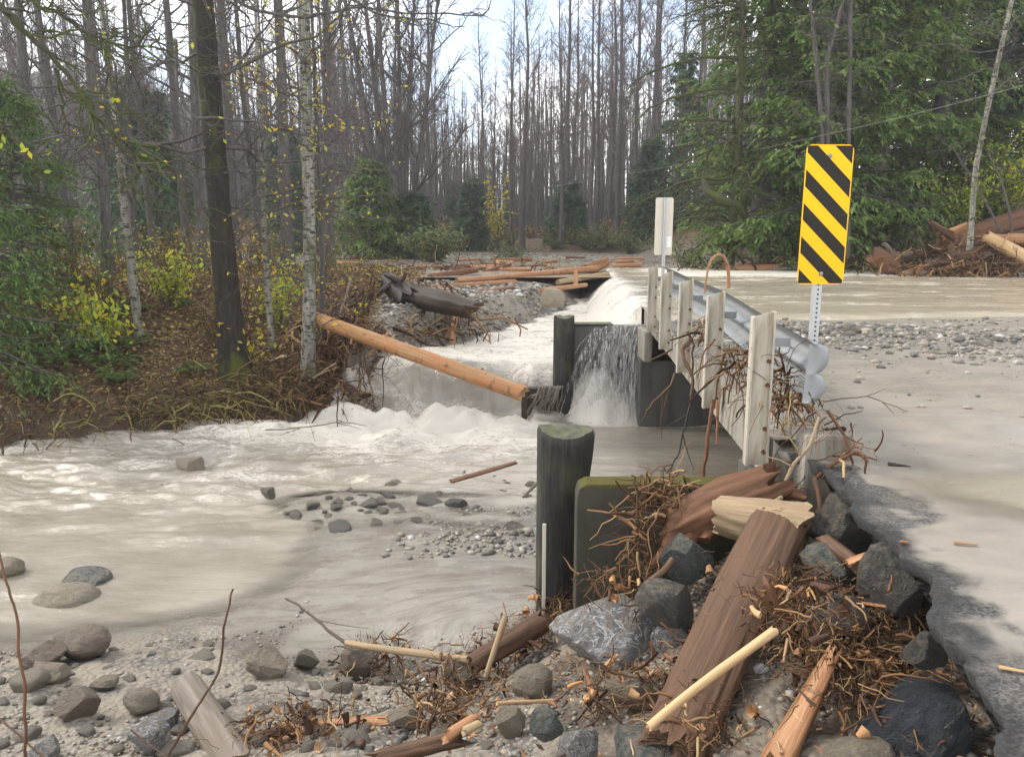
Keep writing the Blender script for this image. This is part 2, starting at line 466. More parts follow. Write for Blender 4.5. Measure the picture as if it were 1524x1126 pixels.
def sdist(x, y, poly=CHAN):
    sh = np.shape(x)
    p = np.stack([np.ravel(x), np.ravel(y)], 1)
    d = np.full(len(p), 1e9); ins = np.zeros(len(p), bool)
    n = len(poly)
    for i in range(n):
        a, b = poly[i], poly[(i + 1) % n]
        ab = b - a
        t = np.clip(((p - a) @ ab) / (ab @ ab), 0, 1)
        d = np.minimum(d, np.hypot(*(p - a - t[:, None] * ab).T))
        c = ((a[1] > p[:, 1]) != (b[1] > p[:, 1])) & (p[:, 0] < (b[0] - a[0]) * (p[:, 1] - a[1]) / (b[1] - a[1] + 1e-12) + a[0])
        ins ^= c
    return np.where(ins, -d, d).reshape(sh)

# near bank: thin plate surface through surveyed points
NB = [(-200, 700, -2.1), (0, 700, -2.1), (200, 720, -2.1), (350, 700, -2.1), (0, 800, -2.0), (200, 850, -1.95), (350, 820, -1.92), (420, 700, -2.0), (600, 660, -2.0), (750, 640, -2.0),
      (-200, 960, -1.75), (0, 965, -1.74), (200, 948, -1.74), (330, 935, -1.745), (300, 880, -1.88), (430, 893, -1.745), (500, 800, -1.75), (440, 770, -1.76), (480, 725, -1.80), (600, 715, -1.785), (700, 690, -1.79), (790, 665, -1.75),
      (600, 850, -1.66), (700, 800, -1.70), (640, 780, -1.765), (720, 770, -1.80), (560, 770, -1.775), (720, 740, -1.79), (750, 860, -1.55), (800, 900, -1.38), (660, 930, -1.57), (560, 905, -1.67), (480, 960, -1.72), (640, 985, -1.72), (690, 975, -1.66), (560, 975, -1.735),
      (0, 1010, -1.6), (200, 1010, -1.6), (400, 1000, -1.64), (-200, 1100, -1.4), (100, 1100, -1.45), (300, 1100, -1.42), (500, 1100, -1.33), (500, 1020, -1.55), (620, 1040, -1.45), (720, 1030, -1.38),
      (790, 1020, -1.2), (700, 1110, -1.12), (820, 1110, -.98), (830, 925, -1.28), (900, 905, -1.12), (940, 1000, -.92), (1000, 910, -.85), (1000, 1100, -.76), (1100, 900, -.6), (1100, 1050, -.62),
      (1200, 800, -.42), (1200, 950, -.5), (1300, 880, -.42), (1300, 1050, -.56), (1400, 1100, -.5), (1350, 960, -.45)]
npts = [on(*q) for q in NB]
npts += [np.array(q) for q in [(1.9, 1.5, -.5), (2.6, 2.5, -.6), (2.6, 4, -.7), (1.2, 1.3, -.45), (.4, 1.4, -.55), (-.6, 1.6, -.8), (-2, 2, -1.1), (-4, 2.5, -1.3), (0, .4, -.3), (-2, .4, -.6), (2, .4, -.4),
                               (.6, 4.35, -1.12), (1.1, 4.3, -.8), (1.6, 4.3, -.5), (.5, 5.2, -1.45), (1, 6, -1.65), (2, 6, -1.7), (1, 8.6, -1.72), (2, 8.9, -1.72), (3.2, 8, -1.7), (1, 9.8, -1.95), (3, 10, -1.95), (0, 9, -1.95), (-4, 9, -2.1), (-9, 8, -2.2), (-9, 4, -1.6), (6, 6, -1.6), (6, 10, -2.0), (5, 2, -.8)]]
npts = np.array(npts)

def _k(r2):
    return np.where(r2 > 1e-12, .5 * r2 * np.log(np.maximum(r2, 1e-12)), 0)
_n = len(npts)
_A = np.zeros((_n + 3, _n + 3))
_d2 = ((npts[:, None, :2] - npts[None, :, :2]) ** 2).sum(-1)
_A[:_n, :_n] = _k(_d2) + np.eye(_n) * .02
_A[:_n, _n] = 1; _A[:_n, _n + 1:] = npts[:, :2]; _A[_n:, :_n] = _A[:_n, _n:].T
_w = np.linalg.solve(_A, np.concatenate([npts[:, 2], [0, 0, 0]]))

def near_z(x, y):
    sh = np.shape(x); p = np.stack([np.ravel(x), np.ravel(y)], 1)
    out = np.empty(len(p))
    for i in range(0, len(p), 20000):
        q_ = p[i:i + 20000]
        d2 = ((q_[:, None, :] - npts[None, :, :2]) ** 2).sum(-1)
        out[i:i + 20000] = _k(d2) @ _w[:_n] + _w[_n] + q_ @ _w[_n + 1:]
    return np.clip(out, -2.3, 0.1).reshape(sh)

def far_z(x, y):
    d = sdist(x, y)
    wl = np.where(np.asarray(x) < -2.9, -1.75, WL(x, y))
    bar = smooth(-3.6, -2.2, x)                                     # gravel bar against the leafy bank
    wid = 5.5 * (1 - bar) + .75 * bar
    top = -.12 + .10 * smooth(1.0, 6, d) + fbm(x * .5, y * .5, 3, 3) * .12
    top = top + .22 * smooth(2.2, 4.5, -np.asarray(x)) + smooth(8, 30, -np.asarray(x)) * .4 * smooth(14, 20, y) * (1 - smooth(20, 25, y))
    pr = np.clip(d / wid, 0, 1)
    pr = np.where(pr < .12, pr * 2.2, .264 + (pr - .12) * .836)
    pr = bar * smooth(0, 1, d / wid) + (1 - bar) * pr
    z = wl - .02 + (top - wl) * pr + fbm(x * 1.7, y * 1.7, 9, 4) * .10 * smooth(0, .6, d)
    z = np.where(d < 0, wl - .02 - np.clip(-d * .8, 0, .5), z)
    flat = smooth(23, 26, y) * (1 - smooth(45, 48, y))
    z = z * (1 - flat * smooth(-.1, .5, d)) + flat * smooth(-.1, .5, d) * (.015 + fbm(x * .22, y * .22, 31, 4) * .09)
    wood = smooth(44, 50, y)
    z = z + wood * (.45 + .012 * (y - 45) + fbm(x * .15, y * .15, 8, 4) * .5)
    rb = smooth(22.5, 27, y + .35 * (np.asarray(x) - 9)) * smooth(6.5, 10, x)
    z = z * (1 - rb) + rb * (.25 + .10 * np.clip(np.asarray(x) - 8, 0, 30) + .05 * np.clip(y - 26, 0, 40) + fbm(x * .4, y * .4, 4, 4) * .4)
    ur = smooth(-.5, .3, np.asarray(x) - xe(y)) * (1 - smooth(22, 25, y)) * (1 - smooth(5, 8, x - 9 + 0 * y) * smooth(21, 23, y))
    under = np.where(np.asarray(y) < 12.6, -2.0, -1.0)
    z = z * (1 - ur) + under * ur
    return z

def GZ(x, y):
    x, y = np.asarray(x, float), np.asarray(y, float)
    k = smooth(8.6, 9.8, y)
    z = np.zeros(np.broadcast(x, y).shape)
    return near_z(x, y) * (1 - k) + far_z(x, y) * k

def g1(x, y):
    return float(GZ(np.array([x]), np.array([y]))[0])

def hit(px, py, up=0.0):
    """where the sight line of a photo point meets the ground"""
    d = ray(px, py)
    t = np.linspace(.8, 60, 1200)
    P = CAMP[None] + d[None] * t[:, None]
    z = GZ(P[:, 0], P[:, 1])
    k = np.argmax(P[:, 2] < z)
    p = P[k].copy(); p[2] = z[k] + up
    return p

# ------------------------------------------------------------------ ground
NS, NY = 460, 440
S_, Y_ = np.meshgrid(np.linspace(-1.35, 1.35, NS), np.geomspace(.9, 150, NY))
X_ = S_ * (Y_ + .8)
Z_ = GZ(X_, Y_)
D_ = sdist(X_, Y_)
micro = fbm(X_ * 6, Y_ * 6, 77, 3) * .035
sandm = smooth(.12, -.12, np.abs(X_ + .4) - 1.3) * smooth(.2, -.2, np.abs(Y_ - 5.9) - .9)
step_ = smooth(-.02, .02, 4.93 + .10 * fbm(X_ * 2.2, X_ * 0, 95, 4) - .10 * (X_ + .6) - Y_) * smooth(-1.15, -.95, X_) * (1 - smooth(-.2, .05, X_)) * smooth(4.45, 4.75, Y_)
Z_ = Z_ - .07 * step_
Z_ = Z_ + micro * (1 - .85 * sandm) * smooth(-2.0, -1.7, Z_)
leafm = smooth(.1, 1.0, D_ + fbm(X_ * 1.5, Y_ * 1.5, 19, 3) * .6) * (1 - smooth(-3.4, -2.4, X_)) * (1 - smooth(22.5, 25, Y_)) * smooth(9.5, 11, Y_)
leafm = np.maximum(leafm, smooth(44.5, 47, Y_)); leafm = np.maximum(leafm, smooth(23, 26, Y_) * smooth(8, 10, X_))
silt = np.maximum(smooth(24, 26, Y_) * (1 - smooth(44, 46, Y_)) * (1 - smooth(7, 9, X_)), sandm)
silt = np.maximum(silt, (Y_ < 9.6) * smooth(5.0, 5.8, Y_) * 1.0)
grav = (1 - smooth(4.9, 5.7, Y_ + fbm(X_ * 1.2, Y_ * 1.2, 90, 3) * .8)) * (1 - sandm)
grav = np.maximum(grav, smooth(-3.4, -2.2, X_) * smooth(12.5, 13.5, Y_) * (1 - smooth(20, 25, Y_)))
debris = np.clip(smooth(-.3, .5, X_ + fbm(X_ * 2, Y_ * 2, 91, 3) * .8) * (1 - smooth(4.6, 4.9, Y_)), 0, 1)
s = NT('ground')
at_ = s.attr('zone')
co = s.obj((1, 1, 1))
n1 = s.noise(co, 3.0, 8, .6); n2 = s.noise(co, 22, 6, .65); n3 = s.noise(co, .7, 4, .5)
v1 = s.voro(co, 26, out='Color'); v2 = s.voro(co, 26)
soil = s.mix(n2, (.028, .020, .013), (.085, .06, .04))
litter = s.mix(s.ramp(n2, [(.35, 0.0), (.65, 1.0)]), (.035, .02, .012), (.14, .075, .035))
litter = s.mix(s.ramp(n1, [(.5, 0.0), (.7, .8)]), litter, (.06, .05, .022))
rpl = s.noise(s.obj((1.3, 5.5, 1), rot=(0, 0, .35)), 1.6, 7, .65, 1.0)
siltc = s.mix(n1, (.19, .174, .145), (.26, .242, .205)); siltc = s.mix(s.ramp(rpl, [(.44, 0.0), (.60, .8)]), siltc, (.145, .125, .10)); siltc = s.mix(s.ramp(n2, [(.58, 0.0), (.72, .5)]), siltc, (.13, .115, .095))
sepv = s.n('ShaderNodeSeparateColor'); s.t.links.new(v1, sepv.inputs[0])
gravc = s.mix(sepv.outputs[0], (.085, .083, .078), (.25, .235, .2)); gravc = s.mix(s.ramp(v2, [(.25, 0.0), (.55, .7)]), gravc, (.09, .075, .06))
gravc = s.mix(s.ramp(n1, [(.40, 0.0), (.56, .9)]), gravc, (.235, .205, .16))
deb = s.n('ShaderNodeAttribute', attribute_name='zone').outputs['Alpha']
col = s.mix(at_[0], soil, litter); col = s.mix(at_[2], col, gravc); col = s.mix(at_[1], col, siltc)
col = s.mix(s.math('MULTIPLY', deb, s.ramp(n1, [(.36, 1.0), (.62, .25)])), col, s.mix(n2, (.03, .019, .012), (.085, .055, .036)))
bp = s.bump(s.math('MULTIPLY', s.math('SUBTRACT', 1.0, v2), at_[2]), .7, .03)
s.bump(s.math('MULTIPLY', n2, s.math('SUBTRACT', 1.0, s.math('MULTIPLY', at_[1], .75))), .5, .02, bp)
wet = s.math('MULTIPLY', at_[1], s.ramp(n1, [(.42, .72), (.64, .42)]))
M['ground'] = s.end(col, s.math('SUBTRACT', .85, wet), .4)
mb = MB(); mb.grid(X_, Y_, Z_)
zone = np.stack([leafm, silt, grav, debris], -1).reshape(-1, 4)
ground = tag(mb.build('ground', M['ground'], attr={'zone': zone}), kind='structure')

# hill behind the left woods
s = NT('hill_forest')
co = s.obj((1, 1, 1)); n1 = s.noise(co, .35, 8, .7); n2 = s.noise(co, .05, 3, .5)
col = s.mix(s.ramp(n1, [(.3, 0.0), (.7, 1.0)]), (.035, .045, .03), (.12, .115, .085)); col = s.mix(s.ramp(n2, [(.4, 0.0), (.6, .6)]), col, (.05, .07, .045))
s.bump(n1, 1.0, 1.5); M['hill'] = s.end(col, .95, .1)
hx, hy = np.meshgrid(np.linspace(-260, 60, 160), np.linspace(118, 300, 90))
hz = 1 + 44 * smooth(20, -150, hx) * smooth(118, 210, hy) + fbm(hx * .05, hy * .05, 2, 5) * 9 * smooth(118, 150, hy) + fbm(hx * .6, hy * .6, 12, 3) * 2.5
mb = MB(); mb.grid(hx, hy, hz); tag(mb.build('hills', M['hill']), kind='structure')

# ------------------------------------------------------------------ road: asphalt under silt, with a torn edge
EDGE_PX = [(1500, 1126), (1472, 1080), (1452, 1030), (1425, 985), (1396, 945), (1391, 900), (1382, 868), (1350, 832), (1322, 800), (1290, 775), (1258, 742), (1236, 712)]
ep = np.array([on(a, b, 0.0)[:2] for a, b in EDGE_PX])
ep = np.vstack([[ep[0, 0] - .12, .55], ep, [1.66, 4.22], [float(xe(4.35)) + .02, 4.36]])
def edge_x(y):
    y = np.asarray(y, float)
    e = np.interp(y, ep[:, 1], ep[:, 0]) + fbm(y * 6, y * 0, 41, 5, .65) * .07 * (y < 4.1)
    return np.where(y > 4.36, xe(y) + .02, e)
ry = np.concatenate([np.linspace(.55, 5, 170), np.geomspace(5.03, 25.5, 150)])
rt = np.concatenate([[0, 0], np.geomspace(.012, 30, 190)])
RT, RY = np.meshgrid(rt, ry)
RX = edge_x(RY) + RT
def road_z(x, y):
    z = .012 + fbm(x * .5, y * .5, 60, 4) * .05 * smooth(2.2, 5, y) + fbm(x * 4, y * 4, 61, 3) * .010
    z = z + .05 * smooth(4.2, 5.2, y) * (1 - smooth(9.0, 11.0, y)) + .07 * np.exp(-((x - 3.2) / 2.4) ** 2 - ((y - 8.6) / 1.5) ** 2)
    z = z - .03 * np.exp(-((x - 2.9 - .08 * y) / .16) ** 2) * smooth(3, 4, y) * (1 - smooth(7.5, 8.5, y)) - .022 * np.exp(-((x - 4.6 - .08 * y) / .2) ** 2) * smooth(3, 4, y) * (1 - smooth(7.5, 8.5, y))
    z = z - .09 * smooth(10.2, 12.0, y - .12 * x) * (1 - smooth(22.3, 24, y)) - .085 * np.exp(-((x - 3.1) / 1.0) ** 2 - ((y - 3.55) / .42) ** 2)
    return z
RZ = road_z(RX, RY)
RZ[:, 0] -= .055 + .04 * np.abs(fbm(ry * 6, ry * 0, 5, 3))
RX[:, 0] += .03
dist = RT
asph = (1 - smooth(.03, .36, dist + fbm(RX * 3, RY * 3, 14, 4) * .35)) * (RY < 4.3) * smooth(4.3, 3.9, RY)
asph = np.maximum(asph, (1 - smooth(2.0, 2.7, RY + fbm(RX * 2, RY * 2, 15, 4) * .8)) * .85)
asph = np.where(RT < .012, np.maximum(asph, (RY < 4.3) * 1.0), asph)
rgr = np.exp(-((RX - 3.0) / 3.2) ** 2 - ((RY - 8.8) / 1.5) ** 2) * 1.6 + smooth(.9, .2, dist) * smooth(5.5, 7, RY) * .6
rgr = np.clip(rgr + fbm(RX * 1.5, RY * 1.5, 16, 4) * .9 - .35, 0, 1) * (RY > 4.8)
s = NT('road')
at_ = s.attr('zone'); co = s.obj((1, 1, 1))
n1 = s.noise(co, 2.2, 8, .62); n2 = s.noise(co, 60, 5, .6); n3 = s.noise(s.obj((.55, 1.5, 1), rot=(0, 0, .25)), 2.4, 8, .66, 1.4); v2 = s.voro(co, 110, out='Color'); vd = s.voro(co, 30); vc = s.voro(co, 30, out='Color')
sv = s.n('ShaderNodeSeparateColor'); s.t.links.new(v2, sv.inputs[0]); sw = s.n('ShaderNodeSeparateColor'); s.t.links.new(vc, sw.inputs[0])
asp = s.mix(s.ramp(sv.outputs[0], [(.2, 0.0), (.95, 1.0)]), (.026, .025, .024), (.125, .117, .107)); asp = s.mix(s.ramp(n1, [(.5, 0.0), (.7, .5)]), asp, (.15, .13, .105))
sil = s.mix(n1, (.215, .19, .155), (.29, .26, .218)); sil = s.mix(s.ramp(n3, [(.42, 0.0), (.62, .42)]), sil, (.155, .142, .12)); sil = s.mix(s.ramp(n2, [(.55, 0.0), (.75, .25)]), sil, (.2, .18, .15))
grv = s.mix(sw.outputs[0], (.09, .09, .085), (.24, .23, .2)); grv = s.mix(s.ramp(vd, [(.3, 0.0), (.6, .7)]), grv, (.14, .12, .1))
fa = s.math('ADD', at_[0], s.math('MULTIPLY', s.math('SUBTRACT', n1, .5), .5)); fa = s.ramp(fa, [(.3, 0.0), (.62, 1.0)])
col = s.mix(at_[1], sil, grv); col = s.mix(fa, col, asp); col = s.mix(at_[2], col, s.mix(sv.outputs[0], (.010, .010, .010), (.035, .034, .033)))  # last mix paints the torn edge's shade as near-black
b1 = s.bump(sv.outputs[0], .35, .006); b2 = s.bump(n3, .2, .02, b1); s.bump(s.math('MULTIPLY', s.math('SUBTRACT', 1.0, vd), at_[1]), .8, .03, b2)
rgh = s.mix(fa, s.ramp(n1, [(.40, .5), (.62, .27)]), .85)
M['road'] = s.end(col, rgh, .42)
mb = MB(); mb.grid(RX, RY, RZ)
edge_shade = (RY < 4.3) * (1 - smooth(.0, .17, dist + fbm(RX * 9, RY * 9, 92, 4) * .14)); edge_shade[:, :2] = (RY[:, :2] < 4.3)  # wet broken asphalt face and fringe, edge shadow painted into the colour
zone = np.stack([asph, rgr, edge_shade, asph * 0 + 1], -1).reshape(-1, 4)
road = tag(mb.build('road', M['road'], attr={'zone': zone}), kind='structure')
# broken face and fill under the asphalt edge, its shade painted in as near-black
mb = MB()
fy = np.linspace(.55, 4.15, 140); fu = np.linspace(0, 1, 10)
FU, FY = np.meshgrid(fu, fy)
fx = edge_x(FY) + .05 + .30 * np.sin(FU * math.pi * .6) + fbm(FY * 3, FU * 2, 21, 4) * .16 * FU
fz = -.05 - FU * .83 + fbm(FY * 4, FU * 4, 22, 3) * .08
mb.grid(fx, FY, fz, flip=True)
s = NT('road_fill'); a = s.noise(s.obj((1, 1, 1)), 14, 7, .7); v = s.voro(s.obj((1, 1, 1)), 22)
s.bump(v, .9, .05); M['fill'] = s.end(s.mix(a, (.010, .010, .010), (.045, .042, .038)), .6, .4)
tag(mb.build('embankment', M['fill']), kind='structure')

# ------------------------------------------------------------------ water
def water_mat(name, c0, c1, flow, foamcol=(.52, .48, .41), scale=1.0):
    s = NT(name)
    at_ = s.attr('foam')
    co = s.obj((1, 1, 1), rot=(0, 0, flow)); st = s.obj((.8 * scale, 2.0 * scale, 1.0), rot=(0, 0, flow))
    n1 = s.noise(st, 1.5, 8, .62, .9); n2 = s.noise(s.obj((1.1 * scale, 3.0 * scale, 1.5), rot=(0, 0, flow + .25)), 3.2, 8, .7, 1.6); n3 = s.noise(co, .8, 4, .5)
    body = s.mix(s.ramp(n3, [(.35, 0.0), (.65, 1.0)]), c0, c1)
    ridge = s.math('SUBTRACT', 1.0, s.math('MULTIPLY', s.math('ABSOLUTE', s.math('SUBTRACT', n2, .5)), 5.0))
    fo = s.math('ADD', s.math('MULTIPLY', ridge, .42), s.math('ADD', n1, s.math('SUBTRACT', s.math('MULTIPLY', at_[0], 1.25), .95)))
    fm = s.ramp(fo, [(.20, 0.0), (.50, 1.0)])
    col = s.mix(fm, body, foamcol)
    b1 = s.bump(n1, .25, .05); b2 = s.bump(n2, .30, .03, b1); s.bump(s.noise(s.obj((6 * scale, 9 * scale, 6), rot=(0, 0, flow)), 2.0, 5, .65, 1.2), .35, .02, b2)
    s.put(s.b.inputs['Alpha'], at_[1])
    s.b.inputs['IOR'].default_value = 1.45
    return s.end(col, s.mix(fm, .06, .5), .85)

M['water'] = water_mat('creek_water', (.215, .19, .148), (.30, .27, .215), .25)
M['flood'] = water_mat('flood_water', (.33, .285, .205), (.41, .36, .27), .05, foamcol=(.56, .525, .455), scale=.8)
M['foamwater'] = water_mat('white_water', (.42, .39, .33), (.6, .57, .51), 1.2)
wy = np.concatenate([np.linspace(3.6, 10, 190), np.linspace(10.03, 14, 190), np.geomspace(14.03, 27, 90)])
ws = np.linspace(-1.35, .62, 420)
WS, WY = np.meshgrid(ws, wy); WX = WS * (WY + .8)
WX = np.minimum(WX, 9)
WZ = WL(WX, WY)
dy = WY - drop_y(WX)
turb = np.exp(-((dy + 1.1) / 1.2) ** 2) * smooth(-6.5, -2.6, WX) * smooth(1.6, .2, WX)
upst = smooth(-.1, .5, dy)
left = smooth(1.5, -2.5, WX) * smooth(6.2, 8.6, WY + .1 * WX) * (dy < .2)
rap = np.clip(.42 * left + .95 * turb + .85 * upst, 0, 1.2)
WZ = WZ + fbm(WX * 1.1 + WY * .25, WY * 2.6, 51, 5) * (.03 + .12 * left * (dy < 0) + .24 * turb + .10 * upst) + fbm(WX * 4, WY * 9, 52, 3) * (.006 + .03 * rap)
hump = np.exp(-((dy + .95) / .28) ** 2) * smooth(-3.2, -2.4, WX) * smooth(.7, .1, WX)
WZ = WZ + hump * (.16 + fbm(WX * 3, WY * 3, 53, 3) * .25)
WZ = WZ - smooth(.1, .6, sdist(WX, WY)) * 1.2
foam = np.clip(.17 * left + .46 * turb + .38 * upst - .30 * np.exp(-((dy + .28) / .28) ** 2) + .10 + .35 * hump, 0, 1.2)
foam = foam * (1 - .75 * smooth(.4, 1.0, WX) * (WY < 12.3))
foam = np.maximum(foam, .75 * smooth(.7, 1.1, WX) * np.exp(-((WY - 12.0) / .3) ** 2))
foam = np.maximum(foam - .25 * smooth(7.2, 5.5, WY), 0)
mb = MB(); mb.grid(WX, WY, WZ)
depth_ = WZ - GZ(WX, WY)
fz_ = np.stack([foam, smooth(-.005, .075, depth_) * .97, foam, foam * 0 + 1], -1).reshape(-1, 4)
tag(mb.build('creek_water', M['water'], attr={'foam': fz_}), kind='structure')

# flood sheet over the road, spilling off its left edge into the channel
fy = np.concatenate([np.linspace(10.3, 14, 120), np.geomspace(14.03, 26.5, 130)])
ft = np.concatenate([np.linspace(-1.5, .4, 60), np.geomspace(.43, 30, 120)])
FT, FY = np.meshgrid(ft, fy)
FX = xe(FY) + FT
k = smooth(-1.25, .12, FT) ** .8
lowz = -1.05
FZ = .045 + (lowz - .045) * (1 - k)
FZ = FZ + fbm(FX * 3.2 + FY * .8, FY * 1.1, 71, 4) * .09 * (1 - k) + fbm(FX * .8, FY * 2.8, 72, 4) * .022
onb = FY < 12.75
FX = np.where(onb & (FT < 0), xe(FY) + .0 + FT * .02, FX); FZ = np.where(onb & (FT < 0), .045 + FT * .001, FZ)
FZ = FZ - .12 * (1 - smooth(10.4, 11.1, FY - .12 * FX))
gg_ = smooth(12.70, 13.7, FY); FX = np.where(~onb & (FT < 0), xe(FY) + FT * gg_, FX)
ffo = .95 * (1 - smooth(-1.3, -.35, FT)) + .30 * (1 - smooth(-.4, .5, FT)) + .32 * smooth(20.5, 22.5, FY) * smooth(.5, 2, FT) * (1 - smooth(12, 16, FT)) + .20 + .35 * np.clip(fbm(FX * .5, FY * 1.5, 73, 3), 0, 1)
ffo = np.clip(np.where(onb, .2, ffo), 0, 1.2)
mb = MB(); mb.grid(FX, FY, FZ)
tag(mb.build('flood_water', M['flood'], attr={'foam': np.stack([ffo, ffo * 0 + 1, ffo, ffo * 0 + 1], -1).reshape(-1, 4)}), kind='structure')
# shallow film on the far flat and puddles on the near road and the sand spit
def film(name, x0, x1, y0, y1, z, nx=40, ny=40, f=.15):
    X, Y = np.meshgrid(np.linspace(x0, x1, nx), np.linspace(y0, y1, ny))
    mb = MB(); mb.grid(X, Y, z + fbm(X * 3, Y * 3, 81, 3) * .003)
    fo = X * 0 + f
    return tag(mb.build(name, M['flood'], attr={'foam': np.stack([fo, fo * 0 + 1, fo, fo * 0 + 1], -1).reshape(-1, 4)}), kind='structure')
film('shallow_water', -40, 8.5, 21.5, 46, .012, 120, 80)
M['puddle'] = water_mat('puddle_water', (.20, .172, .12), (.25, .215, .155), .05)
X, Y = np.meshgrid(np.linspace(1.8, 5.0, 90), np.linspace(2.7, 4.35, 70)); Z = -.010 + 0 * X
al = smooth(-.004, .03, Z - road_z(X, Y)); mb = MB(); mb.grid(X, Y, Z)
tag(mb.build('puddle', M['puddle'], attr={'foam': np.stack([X * 0, al, X * 0, X * 0 + 1], -1).reshape(-1, 4)}), kind='structure')

# ================================================================== THINGS
def child(o, par_):
    o.parent = par_
    o.location = Vector(o.location) - Vector(par_.location)
    return o

# ------------------------------------------------------------------ bridge
YAW = -math.atan(.0765)
bridge = empty('bridge', (float(xe(4.4)), 4.4, 0), 'small concrete creek bridge with beige posts and a steel guardrail, flooded at its far end', 'bridge')
mb = MB()
yy = np.linspace(4.36, 12.55, 60); zz_ = np.array([-.22, -.12, -.02, .06])
ZZ, YY = np.meshgrid(zz_, yy)
mb.grid(xe(YY) + fbm(YY * 2, ZZ * 5, 6, 3) * .012, YY, ZZ)
UU, YY = np.meshgrid(np.linspace(0, 9, 12), yy); mb.grid(xe(YY) + UU, YY, -.22 + 0 * UU)
UU, YY = np.meshgrid(np.linspace(0, .16, 3), yy); mb.grid(xe(YY) + UU, YY, .06 + 0 * UU, flip=True)
mb.add([(float(xe(4.36)), 4.36, -.22), (9, 4.36, -.22), (9, 4.36, -.12), (float(xe(4.36)) + .17, 4.36, -.12), (float(xe(4.36)), 4.36, .06)], [(0, 1, 2, 3), (0, 3, 4, 4)])
child(mb.build('deck', M['conc_deck'], smooth_=False), bridge)
# concrete end block at the near corner
def bevel_box(name, x0, x1, y0, y1, z0, z1, mat, bev=.02, rotz=0, segs=2):
    bm = bmesh.new()
    bmesh.ops.create_cube(bm, size=1)
    for v in bm.verts:
        v.co = Vector(((x1 - x0) * v.co.x, (y1 - y0) * v.co.y, (z1 - z0) * v.co.z))
    bmesh.ops.bevel(bm, geom=bm.edges[:], offset=bev, segments=segs, profile=.6, affect='EDGES')
    me = bpy.data.meshes.new(name); bm.to_mesh(me); bm.free()
    me.materials.append(mat)
    o = bpy.data.objects.new(name, me); COL.objects.link(o)
    o.location = ((x0 + x1) / 2, (y0 + y1) / 2, (z0 + z1) / 2); o.rotation_euler.z = rotz
    return o
child(bevel_box('end_block', 1.66, 1.93, 4.17, 4.62, -.55, .135, M['conc_deck'], .025, YAW), bridge)
child(bevel_box('abutment', 1.50, 8.5, 4.42, 4.95, -2.3, -.225, M['conc_wet'], .02), bridge)
child(bevel_box('abutment', 1.98, 9.5, 11.75, 12.32, -2.4, -.70, M['conc_wet'], .02), bridge)
child(bevel_box('bearing_seat', 2.0, 2.12, 11.55, 12.28, -.69, -.23, M['conc_deck'], .015), bridge)

def post_y(px, ztop=.79):
    u = (px - CX) / F_PX
    return (1.10 - u * (CAM_H - ztop) * SP) / (u * CP - .0765)
post_me = None
for px in (1137, 1066, 1022, 993, 972.5):
    y = post_y(px)
    if post_me is None:
        mb = MB()
        hw, z0, z1 = .064, -.10, .775
        def slab(x0, x1, y0, y1, sl0, sl1):
            v = [(x0, y0, z0), (x1, y0, z0), (x1, y1, z0), (x0, y1, z0), (x0, y0, z1 + sl0), (x1, y0, z1 + sl1), (x1, y1, z1 + sl1), (x0, y1, z1 + sl0)]
            mb.add(v, [(0, 3, 2, 1), (4, 5, 6, 7), (0, 1, 5, 4), (1, 2, 6, 5), (2, 3, 7, 6), (3, 0, 4, 7)])
        slab(-hw + .012, hw - .012, -.006, .006, 0, .028)
        slab(-hw, -hw + .012, -.030, .040, -.004, .0)
        slab(hw - .012, hw, -.030, .040, .028, .031)
        mb.add([(hw - .02, .02, .60), (hw + .10, .02, .60), (hw + .10, .06, .60), (hw - .02, .06, .60), (hw - .02, .02, .65), (hw + .10, .02, .65), (hw + .10, .06, .65), (hw - .02, .06, .65)],
               [(0, 3, 2, 1), (4, 5, 6, 7), (0, 1, 5, 4), (1, 2, 6, 5), (2, 3, 7, 6), (3, 0, 4, 7)], 1)
        p = mb.build('guardrail_post', [M['post'], M['steel']], smooth_=False)
        post_me = p.data
        bm_ = bmesh.new()
        bmesh.ops.create_cone(bm_, cap_ends=True, segments=6, radius1=.013, radius2=.011, depth=.02, matrix=Matrix.Rotation(math.pi / 2, 4, 'X'))
        bolt_me = bpy.data.meshes.new('bolt'); bm_.to_mesh(bolt_me); bm_.free(); bolt_me.materials.append(M['rust'])
    else:
        p = bpy.data.objects.new('guardrail_post', post_me); COL.objects.link(p)
    for bz in (.52, .38, .12, -.02):
        b = bpy.data.objects.new('bolt', bolt_me); COL.objects.link(b); b.parent = p; b.location = (hw - .022, -.016, bz)
    p.location = (1.10 + .0765 * y, y, 0)
    p.rotation_euler = (0, 0, YAW)
    child(p, bridge)
# W-beam rail
prof = np.array([(0.0, .0), (.012, .012), (.05, .035), (.083, .055), (.085, .075), (.083, .095), (.05, .118), (.012, .14), (0, .155), (.012, .17), (.05, .192), (.083, .215), (.085, .235), (.083, .255), (.05, .275), (.012, .298), (0, .31)])
yy = np.linspace(4.22, 11.5, 70)
PY, PI = np.meshgrid(yy, np.arange(len(prof)), indexing='ij')
def rail_z(y): return .325 + .10 * smooth(4.0, 7.2, y)
RXb = 1.31 + .0765 * PY + prof[PI, 0] * 1.15 + .01 * np.sin(PY * 1.9); RZb = rail_z(PY) + prof[PI, 1] * 1.06 + .008 * np.sin(PY * 1.3 + 1)
mb = MB(); mb.grid(RXb, PY, RZb); mb.grid(RXb + .004, PY + .0001, RZb, flip=True)
rail = child(mb.build('guardrail_beam', M['steel']), bridge)
mb = MB()
U, V = np.meshgrid(np.linspace(0, 1, 14), np.linspace(0, 1, 40))
bump_ = .5 - .5 * np.cos(V * 4 * math.pi)
